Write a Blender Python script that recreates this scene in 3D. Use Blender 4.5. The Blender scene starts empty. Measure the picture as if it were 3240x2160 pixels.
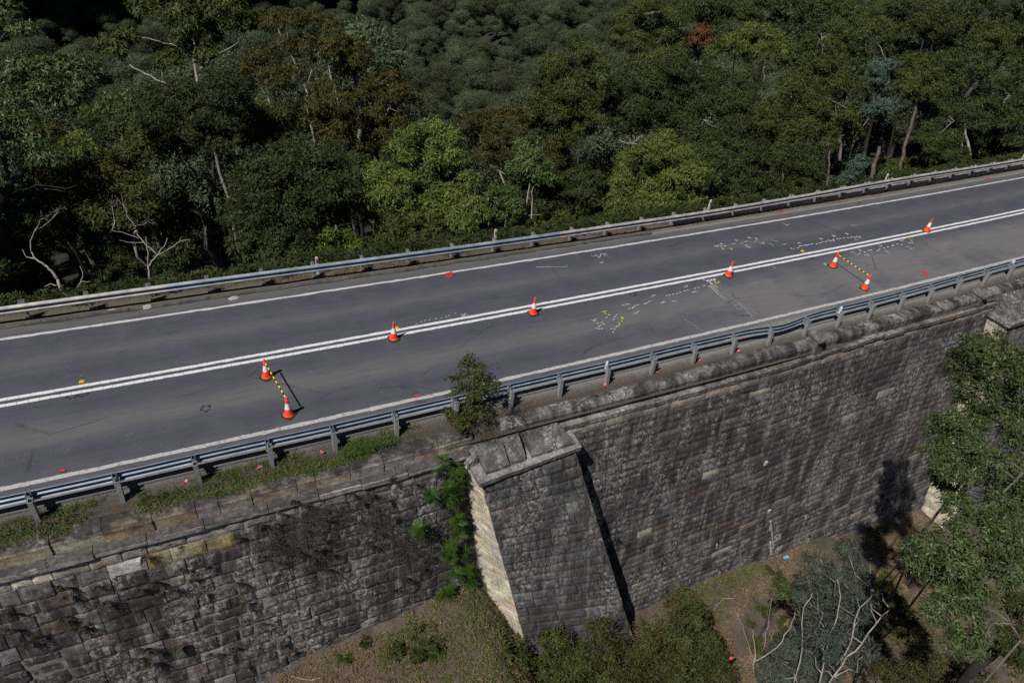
import bpy, math, random
import numpy as np
from mathutils import Matrix, Vector

# ------------------------------------------------------------------ camera, sky, sun, exposure
# P frame: x along the road (falling to +x), y across it away from the wall, z normal to the asphalt.
UP = np.array([-0.11266, -0.00719, 0.99361]); UP /= np.linalg.norm(UP)      # true vertical, in P
_X = np.array([1., 0, 0]) - UP[0] * UP; _X /= np.linalg.norm(_X)
_Y = np.cross(UP, _X)
M = np.array([_X, _Y, UP])                                                   # P -> world
M4 = Matrix([list(M[0]) + [0], list(M[1]) + [0], list(M[2]) + [0], [0, 0, 0, 1]])
CR = np.array([[0.9038443, -0.4161392, 0.0994667], [-0.1857735, -0.5911064, -0.7849086], [0.3854267, 0.6909568, -0.6115758]])
CO = np.array([-12.92143, -13.94399, 14.36908])
KC = .000513                                                                 # the road's gentle bend
sc = bpy.context.scene
col = sc.collection
cam = bpy.data.cameras.new('camera'); camo = bpy.data.objects.new('camera', cam); col.objects.link(camo)
cam.sensor_width = 36; cam.lens = 24.0; cam.clip_end = 3000; cam.clip_start = .1
cw = np.stack([M @ CR[0], -(M @ CR[1]), -(M @ CR[2])], 1); pw = M @ CO
camo.matrix_world = Matrix([list(cw[i]) + [pw[i]] for i in range(3)] + [[0, 0, 0, 1]])
sc.camera = camo

SUN_P = np.array([-.462, -.186, .70]); SUN_W = M @ SUN_P; SUN_W /= np.linalg.norm(SUN_W)
elev = math.asin(SUN_W[2]); azim = math.atan2(SUN_W[0], SUN_W[1])
wd = bpy.data.worlds.new("World"); sc.world = wd; wd.use_nodes = True
nt = wd.node_tree; bg = nt.nodes['Background']
sky = nt.nodes.new('ShaderNodeTexSky'); sky.sky_type = 'NISHITA'; sky.sun_disc = False
sky.altitude = 2500; sky.air_density = .5; sky.dust_density = .1
sky.sun_elevation = elev; sky.sun_rotation = azim
nt.links.new(sky.outputs[0], bg.inputs[0]); bg.inputs[1].default_value = .05
sl = bpy.data.lights.new('sun', 'SUN'); sl.energy = 5.0; sl.angle = math.radians(.5); sl.color = (1, .975, .94)
so = bpy.data.objects.new('sun', sl); col.objects.link(so)
so.rotation_euler = Vector(SUN_W).to_track_quat('Z', 'Y').to_euler(); so.location = (0, 0, 60)
vs = sc.view_settings; vs.view_transform = 'Standard'; vs.look = 'None'; vs.exposure = -.14; vs.gamma = 1
cy = sc.cycles
cy.max_bounces = 5; cy.diffuse_bounces = 3; cy.glossy_bounces = 2; cy.transmission_bounces = 3; cy.transparent_max_bounces = 4
cy.caustics_reflective = False; cy.caustics_refractive = False
cy.use_adaptive_sampling = True; cy.adaptive_threshold = .02
cy.use_denoising = False

# ------------------------------------------------------------------ geometry helpers
def lerp_tab(x, tab):
    X = np.array([t[0] for t in tab], float); Y = np.array([t[1] for t in tab], float)
    return np.interp(x, X, Y)
ZB = [(-60, -13), (-20, -9.2), (-14, -7.7), (-12, -6.95), (-9.5, -6.6), (-7, -6.35), (-6.4, -6.7), (-5, -8.9), (-3, -10.3), (-1, -11.0), (1, -11.6), (2.65, -11.4), (5, -11.3), (10.6, -11.7), (16.6, -12.6), (30, -14), (60, -19)]
def smooth(a, b, x):
    t = np.clip((x - a) / (b - a), 0, 1); return t * t * (3 - 2 * t)
def wall_shift(x):
    return KC * x * x - .12 * (1 - smooth(-9, -6, x))
def cor_lift(x): return .28 * smooth(3, 13, x)
def par_lift(x): return .10 * smooth(0, 4, x) + .18 * smooth(12, 19, x)
def wall_y(x, z):                     # face of the retaining wall, leaning back with height
    return -1.25 + .165 * (z + .85) + wall_shift(x)
def near_ground(x, y):
    zb = lerp_tab(x, ZB); yb = wall_y(x, zb)
    d = np.maximum(yb - y, 0)
    return zb - .42 * d - .10 * np.minimum(d, 3) + np.maximum(y - yb, 0) * .3
def far_ground(x, y):
    d = np.maximum(y - 8.9, 0)
    f = lerp_tab(d, [(0, 0), (1, .5), (4, 2.8), (20, 12), (50, 31), (60, 36), (200, 88), (380, 116), (430, 118), (700, 60)])
    return -.2 - f + .113 * (x - 60 * np.tanh(x / 60))

def vnoise(p, s):
    """smooth value noise in 0..1, p is (n,3)"""
    q = np.asarray(p, float) * s; i = np.floor(q).astype(np.int64); f = q - i; f = f * f * (3 - 2 * f)
    def h(a, b, c):
        n = (a * 374761393 + b * 668265263 + c * 2147483647 + 1013904223) & 0xffffffff
        n = ((n ^ (n >> 13)) * 1274126177) & 0xffffffff
        return ((n ^ (n >> 16)) & 0xffff) / 65535.
    r = 0
    for dx in (0, 1):
        for dy in (0, 1):
            for dz in (0, 1):
                w = (f[:, 0] if dx else 1 - f[:, 0]) * (f[:, 1] if dy else 1 - f[:, 1]) * (f[:, 2] if dz else 1 - f[:, 2])
                r = r + w * h(i[:, 0] + dx, i[:, 1] + dy, i[:, 2] + dz)
    return r
def fnoise(p, s, o=3):
    r = 0; a = .5; t = 0
    for k in range(o):
        r = r + a * vnoise(np.asarray(p) + 17.3 * k, s * 2 ** k); t += a; a *= .5
    return r / t

class MB:
    """collects polygons for ONE mesh object"""
    def __init__(s): s.v = []; s.f = []; s.m = []; s.n = 0; s.c = []
    def add(s, v, f, mat=0, col=None):
        v = np.asarray(v, float).reshape(-1, 3)
        s.v.append(v); s.f += [tuple(i + s.n for i in q) for q in f]; s.m += [mat] * len(f)
        c = np.ones((len(v), 4)); c[:, :3] = (.5, .5, .5) if col is None else col
        s.c.append(c); s.n += len(v)
    def box(s, x0, x1, y0, y1, z0, z1, mat=0, col=None):
        v = [(x, y, z) for z in (z0, z1) for y in (y0, y1) for x in (x0, x1)]
        s.add(v, [(0, 2, 3, 1), (4, 5, 7, 6), (0, 1, 5, 4), (2, 6, 7, 3), (0, 4, 6, 2), (1, 3, 7, 5)], mat, col)
    def prism(s, poly, a, b, mat=0):
        """poly of (u,v); a,b map (u,v)->xyz for the two ends"""
        n = len(poly); v = [a(*p) for p in poly] + [b(*p) for p in poly]
        s.add(v, [tuple(range(n - 1, -1, -1)), tuple(range(n, 2 * n))] + [(i, (i + 1) % n, n + (i + 1) % n, n + i) for i in range(n)], mat)
    def lathe(s, prof, c=(0, 0, 0), n=20, mat=0):
        v = []; f = []
        for (r, z) in prof:
            for k in range(n):
                a = 2 * math.pi * k / n; v.append((c[0] + r * math.cos(a), c[1] + r * math.sin(a), c[2] + z))
        for j in range(len(prof) - 1):
            for k in range(n):
                f.append((j * n + k, j * n + (k + 1) % n, (j + 1) * n + (k + 1) % n, (j + 1) * n + k))
        f.append(tuple(range(n - 1, -1, -1))); f.append(tuple((len(prof) - 1) * n + k for k in range(n)))
        s.add(v, f, mat)
    def tube(s, pts, rad, n=6, mat=0):
        pts = np.asarray(pts, float); rad = np.broadcast_to(rad, (len(pts),))
        v = []; f = []; ref = np.array([.31, .87, .22])
        for i, p in enumerate(pts):
            d = pts[min(i + 1, len(pts) - 1)] - pts[max(i - 1, 0)]; d = d / (np.linalg.norm(d) + 1e-9)
            a = np.cross(d, ref); a /= np.linalg.norm(a) + 1e-9; b = np.cross(d, a)
            for k in range(n):
                t = 2 * math.pi * k / n; v.append(p + rad[i] * (a * math.cos(t) + b * math.sin(t)))
        for i in range(len(pts) - 1):
            for k in range(n): f.append((i * n + k, i * n + (k + 1) % n, (i + 1) * n + (k + 1) % n, (i + 1) * n + k))
        f.append(tuple(range(n - 1, -1, -1))); f.append(tuple((len(pts) - 1) * n + k for k in range(n)))
        s.add(v, f, mat)
    def build(s, name, mats, parent=None, base=(0, 0, 0), smooth=False, colattr=False, world=False):
        V = np.concatenate(s.v) - np.asarray(base, float)
        me = bpy.data.meshes.new(name); me.from_pydata(V.tolist(), [], s.f)
        for m in (mats if isinstance(mats, (list, tuple)) else [mats]): me.materials.append(m)
        me.polygons.foreach_set('material_index', s.m)
        if smooth: me.polygons.foreach_set('use_smooth', [True] * len(s.f))
        if colattr:
            a = me.color_attributes.new('stone', 'FLOAT_COLOR', 'POINT'); a.data.foreach_set('color', np.concatenate(s.c).astype(np.float32).ravel())
        me.update()
        return link(name, me, parent, base, world)
def link(name, me, parent=None, base=(0, 0, 0), world=False):
    o = bpy.data.objects.new(name, me); col.objects.link(o)
    if parent is not None: o.parent = parent
    elif world: o.location = base
    else: o.matrix_world = M4 @ Matrix.Translation(base)
    return o
def tag(o, label=None, cat=None, group=None, kind=None):
    if label: o['label'] = label
    if cat: o['category'] = cat
    if group: o['group'] = group
    if kind: o['kind'] = kind
    return o
def thing(name, base, label, cat, group=None, world=False, rz=0):
    o = bpy.data.objects.new(name, None); col.objects.link(o); o.empty_display_size = .2
    if world: o.location = base
    else: o.matrix_world = M4 @ Matrix.Translation(base) @ Matrix.Rotation(rz, 4, 'Z')
    return tag(o, label, cat, group)
def struct(o): o['kind'] = 'structure'; return o
def copy_tree(o, parent=None):
    c = o.copy(); col.objects.link(c)
    if parent is not None: c.parent = parent
    for ch in list(o.children): copy_tree(ch, c)
    return c

# ------------------------------------------------------------------ materials
class NT:
    def __init__(s, name):
        s.m = bpy.data.materials.new(name); s.m.use_nodes = True; s.t = s.m.node_tree; s.b = s.t.nodes['Principled BSDF']; s.out = s.t.nodes['Material Output']
    def n(s, ty, **k):
        o = s.t.nodes.new('ShaderNode' + ty)
        for a, v in k.items(): setattr(o, a, v)
        return o
    def l(s, a, b): s.t.links.new(a, b)
    def set(s, **k):
        for a, v in k.items(): s.b.inputs[a.replace('_', ' ')].default_value = v
    def coord(s, kind='Object'): return s.n('TexCoord').outputs[kind]
    def noise(s, vec, scale, detail=4, rough=.6, out=0, sx=None):
        if sx:
            mp = s.n('Mapping'); mp.inputs['Scale'].default_value = sx; s.l(vec, mp.inputs[0]); vec = mp.outputs[0]
        o = s.n('TexNoise'); o.inputs['Scale'].default_value = scale; o.inputs['Detail'].default_value = detail; o.inputs['Roughness'].default_value = rough
        s.l(vec, o.inputs['Vector']); return o.outputs[out]
    def ramp(s, fac, stops, interp='LINEAR'):
        o = s.n('ValToRGB'); e = o.color_ramp.elements; o.color_ramp.interpolation = interp
        while len(e) < len(stops): e.new(.5)
        for i, (p, c) in enumerate(stops):
            e[i].position = p; e[i].color = (c, c, c, 1) if isinstance(c, (int, float)) else (*c, 1)
        s.l(fac, o.inputs[0]); return o.outputs[0]
    def mix(s, fac, a, b, mode='MIX'):
        o = s.n('Mix', data_type='RGBA', blend_type=mode)
        for sock, v in ((o.inputs['Factor'], fac), (o.inputs[6], a), (o.inputs[7], b)):
            if isinstance(v, (int, float)): sock.default_value = v
            elif isinstance(v, tuple): sock.default_value = (*v, 1)
            else: s.l(v, sock)
        return o.outputs[2]
    def math(s, op, a, b=0., clamp=False):
        o = s.n('Math', operation=op); o.use_clamp = clamp
        for i, v in enumerate((a, b)):
            if isinstance(v, (int, float)): o.inputs[i].default_value = v
            else: s.l(v, o.inputs[i])
        return o.outputs[0]
    def bump(s, h, strength=.4, dist=.02):
        o = s.n('Bump'); o.inputs['Strength'].default_value = strength; o.inputs['Distance'].default_value = dist
        s.l(h, o.inputs['Height']); s.l(o.outputs[0], s.b.inputs['Normal'])
    def color(s, c): s.l(c, s.b.inputs['Base Color'])
def plain(name, c, rough=.6, metal=0., var=.25, scale=8., spec=.5, bump=0.):
    k = NT(name); k.set(Roughness=rough, Metallic=metal); k.b.inputs['Specular IOR Level'].default_value = spec
    nz = k.noise(k.coord(), scale, 5); lo = tuple(x * (1 - var) for x in c); hi = tuple(min(1, x * (1 + var)) for x in c)
    k.color(k.ramp(nz, [(.3, lo), (.7, hi)]))
    if bump: k.bump(k.noise(k.coord(), scale * 4, 4), bump, .01)
    return k.m
def road_y(k, co):
    sx = k.n('SeparateXYZ'); k.l(co, sx.inputs[0])
    x2 = k.math('MULTIPLY', sx.outputs[0], sx.outputs[0]); return sx.outputs[0], k.math('SUBTRACT', sx.outputs[1], k.math('MULTIPLY', x2, KC))

def make_asphalt():
    k = NT('asphalt'); co = k.coord(); x, y = road_y(k, co)
    wob = k.noise(co, .5, 3); yy = k.math('ADD', y, k.math('MULTIPLY', k.math('SUBTRACT', wob, .5), .7))
    f = k.math('DIVIDE', yy, 8.)
    dk = (.054, .0565, .074); md = (.068, .070, .085); br = (.104, .104, .107); b2 = (.092, .093, .099)
    bands = k.ramp(f, [(0, b2), (.10, md), (.16, dk), (.215, md), (.255, br), (.30, br), (.36, md), (.42, dk), (.52, md), (.60, dk), (.66, md), (.695, b2), (.74, md), (.80, dk), (.87, (.056, .057, .068)), (.90, b2)][:16])
    worn = k.noise(co, .22, 4, .6); near = k.math('LESS_THAN', y, 3.7)
    gx = k.math('MULTIPLY', k.math('ADD', x, 3.), .09, True)
    wm = k.math('MULTIPLY', k.math('MULTIPLY', k.ramp(worn, [(.32, 0.), (.52, 1.)]), gx), k.ramp(k.math('DIVIDE', yy, 4.), [(.70, 1.), (.92, 0.)]))
    c = k.mix(wm, bands, (.138, .133, .135))
    mott = k.noise(co, 1.1, 5, .65); c = k.mix(k.ramp(mott, [(.35, 0.), (.75, .35)]), c, (.112, .112, .116))
    st = k.noise(co, 3., 5, .7, sx=(.25, 2.2, 1)); c = k.mix(.35, c, k.ramp(st, [(.3, (.6, .6, .6)), (.7, (1.35, 1.35, 1.35))]), 'MULTIPLY')
    g = k.noise(co, 55, 2, .8); c = k.mix(.75, c, k.ramp(g, [(.3, (.55, .55, .55)), (.7, (1.5, 1.5, 1.5))]), 'MULTIPLY')
    mp = k.n('Mapping'); mp.inputs['Scale'].default_value = (.35, .8, 1); k.l(k.mix(.12, co, k.noise(co, 2.5, 4, .7, 1)), mp.inputs[0])
    vo = k.n('TexVoronoi', feature='DISTANCE_TO_EDGE'); vo.inputs['Scale'].default_value = .55; k.l(mp.outputs[0], vo.inputs['Vector'])
    ck = k.math('MULTIPLY', k.ramp(vo.outputs['Distance'], [(.004, .55), (.010, 0.)]), k.ramp(k.noise(co, .6, 3), [(.5, 0.), (.6, 1.)])); c = k.mix(ck, c, (.03, .03, .032))
    gr = k.noise(co, 24, 3, .85); c = k.mix(.5, c, k.ramp(gr, [(.32, (.62, .62, .62)), (.5, (1., 1., 1.)), (.7, (1.45, 1.45, 1.45))]), 'MULTIPLY')
    oil = k.noise(co, 1.7, 4, .6, sx=(.5, 1.5, 1)); c = k.mix(k.ramp(oil, [(.64, 0.), (.74, .45)]), c, (.045, .045, .048))
    sp = k.noise(co, 16, 1, .5); c = k.mix(k.ramp(sp, [(.755, 0.), (.785, .75)]), c, (.32, .32, .31))
    sp2 = k.noise(co, 9, 2, .5, sx=(1, 1.7, 1)); c = k.mix(k.ramp(sp2, [(.25, .8), (.29, 0.)]), c, (.03, .03, .03))
    k.color(c); k.set(Roughness=.85); k.b.inputs['Specular IOR Level'].default_value = .25
    k.bump(g, .5, .012); return k.m
def make_paint(name='road_paint', wear=.5, c=(.74, .74, .75)):
    k = NT(name); co = k.coord(); n1 = k.noise(co, 7, 6, .75); n2 = k.noise(co, 40, 3, .7)
    m = k.ramp(k.math('ADD', k.math('MULTIPLY', n1, .7), k.math('MULTIPLY', n2, .3)), [(wear - .06, 1.), (wear + .05, 0.)])
    base = k.mix(k.noise(co, 3, 4), tuple(x * .86 for x in c), c)
    k.color(k.mix(m, base, (.11, .11, .11))); k.set(Roughness=.7); return k.m
def make_stone(name, lichen=.5, soot=.3, streak=.45, bmp=.7,  lich_col=(.42, .40, .37), grime=(.035, .032, .032)):
    k = NT(name); co = k.coord(); a = k.n('Attribute', attribute_name='stone').outputs['Color']
    n = k.noise(co, 2.2, 6, .7); c = k.mix(.9, a, k.ramp(n, [(.25, (.42, .42, .43)), (.5, (.85, .83, .83)), (.75, (1.65, 1.6, 1.57))]), 'MULTIPLY')
    n3 = k.noise(co, 12, 5, .75); c = k.mix(.8, c, k.ramp(n3, [(.3, (.5, .5, .5)), (.7, (1.6, 1.6, 1.6))]), 'MULTIPLY')
    gm = k.noise(co, .55, 4, .6, sx=(1.6, 1, .6)); c = k.mix(k.ramp(gm, [(.42, 0.), (.68, soot)]), c, grime)
    l1 = k.noise(co, 9, 7, .85, sx=(1, 1, .75)); lm = k.noise(co, .7, 5, .7, sx=(1.2, 1, .6))
    lf = k.math('MULTIPLY', k.ramp(l1, [(.49, 0.), (.57, 1.)]), k.ramp(lm, [(.46, 0.), (.60, lichen)]))
    c = k.mix(lf, c, lich_col)
    vs_ = k.noise(co, 1.6, 5, .7, sx=(1.8, 1, .16)); c = k.mix(k.math('MULTIPLY', k.ramp(vs_, [(.51, 0.), (.64, streak)]), k.ramp(l1, [(.40, .2), (.6, 1.)])), c, (.36, .34, .31))
    l2 = k.noise(co, 17, 5, .8); c = k.mix(k.ramp(l2, [(.63, 0.), (.68, min(1., lichen * 1.1))]), c, (.52, .50, .46))
    k.color(c); k.set(Roughness=.92); k.b.inputs['Specular IOR Level'].default_value = .15
    k.bump(k.math('ADD', k.noise(co, 14, 6, .75), k.math('MULTIPLY', k.noise(co, 45, 3, .7), .4)), .7, .022); return k.m
def make_soil(name, cols, scale=1.5, green=None):
    k = NT(name); co = k.coord(); n = k.noise(co, scale, 7, .7); c = k.ramp(n, [(.28 + .44 * i / (len(cols) - 1), q) for i, q in enumerate(cols)])
    f = k.noise(co, scale * 14, 5, .8); c = k.mix(.85, c, k.ramp(f, [(.3, (.4, .4, .4)), (.7, (1.7, 1.7, 1.7))]), 'MULTIPLY')
    if green: c = k.mix(k.ramp(k.noise(co, scale * .5, 5, .65), [(.52, 0.), (.66, .8)]), c, green)
    s2 = k.noise(co, scale * 22, 2); c = k.mix(k.ramp(s2, [(.68, 0.), (.74, .7)]), c, (.30, .27, .24))
    k.color(c); k.set(Roughness=.95); k.bump(k.math('ADD', f, k.math('MULTIPLY', n, 2.)), 1., .08); return k.m
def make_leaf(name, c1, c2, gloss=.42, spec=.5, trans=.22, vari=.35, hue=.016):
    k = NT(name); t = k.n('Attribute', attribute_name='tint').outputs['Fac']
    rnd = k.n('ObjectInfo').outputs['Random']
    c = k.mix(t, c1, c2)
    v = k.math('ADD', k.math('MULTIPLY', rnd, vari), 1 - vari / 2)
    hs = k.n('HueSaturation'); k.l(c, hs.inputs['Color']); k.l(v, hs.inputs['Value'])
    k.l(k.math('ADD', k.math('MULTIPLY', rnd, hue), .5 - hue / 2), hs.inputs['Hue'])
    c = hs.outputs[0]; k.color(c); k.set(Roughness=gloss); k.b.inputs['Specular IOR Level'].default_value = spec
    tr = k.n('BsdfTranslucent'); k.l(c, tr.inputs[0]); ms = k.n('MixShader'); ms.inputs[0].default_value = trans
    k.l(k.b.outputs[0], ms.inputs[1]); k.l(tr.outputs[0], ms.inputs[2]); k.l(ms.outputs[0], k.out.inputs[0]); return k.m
MAT = dict(
    asphalt=make_asphalt(), paint=make_paint('road_paint', .38, (.68, .68, .69)), worn_paint=make_paint('worn_paint', .43, (.44, .43, .42)),
    chalk=make_paint('chalk_paint', .40, (.50, .50, .52)), yellow_paint=make_paint('yellow_paint', .34, (.62, .44, .05)), red_paint=make_paint('red_paint', .36, (.55, .03, .04)),
    flat_wall=make_stone('coursed_sandstone', .85, .6, .6, .4), wall=make_stone('old_sandstone', .8, .6, .7), wall_pale=make_stone('pale_sandstone', .25, .2, .2), cap=make_stone('lichen_stone', 1., .4, .4, lich_col=(.42, .42, .40), bmp=.6),
    buff=make_stone('buff_sandstone', .12, .15, .0, lich_col=(.6, .55, .45), grime=(.2, .14, .08), bmp=.45), parapet=make_stone('soot_stone', .3, .2, .1),
    galv=plain('galvanised_steel', (.36, .39, .43), .5, .55, .22, 5), galv_old=plain('weathered_galvanised_steel', (.38, .36, .335), .65, .25, .35, 3), galv_blue=plain('new_galvanised_steel', (.27, .31, .36), .5, .3, .32, 2.2), post=plain('dull_zinc_post', (.33, .33, .33), .65, .25, .25, 9),
    orange=plain('orange_plastic', (.90, .075, .018), .45, 0, .06, 6), white_sleeve=plain('white_reflective_sleeve', (.78, .78, .80), .4, 0, .05, 10), rubber=plain('black_rubber', (.02, .02, .02), .7, 0, .2, 10),
    yellow=plain('yellow_plastic', (.82, .56, .02), .4, 0, .05), black=plain('black_plastic', (.015, .015, .015), .4, 0, .1), white=plain('white_plastic', (.75, .75, .75), .5, 0, .08), red=plain('red_reflector', (.65, .01, .02), .3, 0, .1), amber=plain('amber_reflector', (.8, .35, .02), .3, 0, .1),
    pink=plain('pink_tape', (.85, .12, .16), .5, 0, .1), blue=plain('blue_plastic', (.12, .40, .62), .4, 0, .1), rock=plain('pale_rock', (.34, .32, .30), .9, 0, .35, 9, .2, .5),
    concrete=plain('weathered_concrete', (.20, .185, .17), .9, 0, .35, 6, .2, .5), kerb=plain('asphalt_kerb', (.085, .08, .07), .95, 0, .35, 5, .2, .6), hole=plain('dark_pipe', (.01, .01, .01), .8), pvc=plain('white_pipe', (.42, .42, .42), .5, 0, .12, 12),
    dark_mortar=plain('dark_mortar', (.04, .034, .03)), mortar=plain('lime_mortar', (.2, .185, .165), .95, 0, .5, 5, .1, .6),
    bark_pale=plain('pale_bark', (.27, .24, .21), .8, 0, .4, 3.5, .2, .4), bark_grey=plain('grey_bark', (.12, .105, .092), .85, 0, .4, 4, .2, .5), bark_brown=plain('brown_bark', (.10, .078, .064), .9, 0, .4, 4, .2, .6), bark_dark=plain('dark_bark', (.035, .03, .026), .9, 0, .4, 4, .2, .5),
    straw=make_leaf('dry_grass', (.13, .085, .05), (.33, .235, .13), .8, .1, .2), deadwood=plain('dead_twigs', (.06, .046, .038), .9, 0, .4, 8),
)
LEAF = dict(
    dark=make_leaf('dark_gum_leaf', (.020, .031, .010), (.076, .096, .030), .6, .22, .28), olive=make_leaf('olive_gum_leaf', (.026, .039, .011), (.110, .127, .031), .6, .22, .28),
    bright=make_leaf('bright_gum_leaf', (.034, .064, .017), (.168, .190, .038), .55, .3, .28), green=make_leaf('green_leaf', (.042, .072, .020), (.10, .155, .036), .5, .35),
    brown=make_leaf('bronze_gum_leaf', (.030, .036, .011), (.108, .094, .024), .6, .22, .28), rust=make_leaf('rust_leaf', (.085, .050, .022), (.19, .095, .032), .6, .3),
    blue=make_leaf('blue_grey_leaf', (.042, .070, .048), (.10, .15, .10), .6, .3), gloss=make_leaf('glossy_gum_leaf', (.022, .038, .012), (.095, .124, .038), .5, .35, .15),
    acacia=make_leaf('grey_green_leaf', (.045, .058, .042), (.095, .115, .078), .6, .3), fern=make_leaf('fern_green', (.022, .052, .010), (.085, .15, .022), .5, .3, .3), grass=make_leaf('grass_green', (.05, .095, .022), (.13, .18, .045), .6, .2, .3),
    lime=make_leaf('lime_leaf', (.035, .07, .010), (.12, .17, .018), .5, .3), far=make_leaf('far_forest_leaf', (.032, .046, .025), (.125, .150, .076), .7, .15, .25, .75, .05), weed=make_leaf('brown_weed', (.055, .042, .03), (.10, .075, .045), .8, .1, .2),
)

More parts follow.
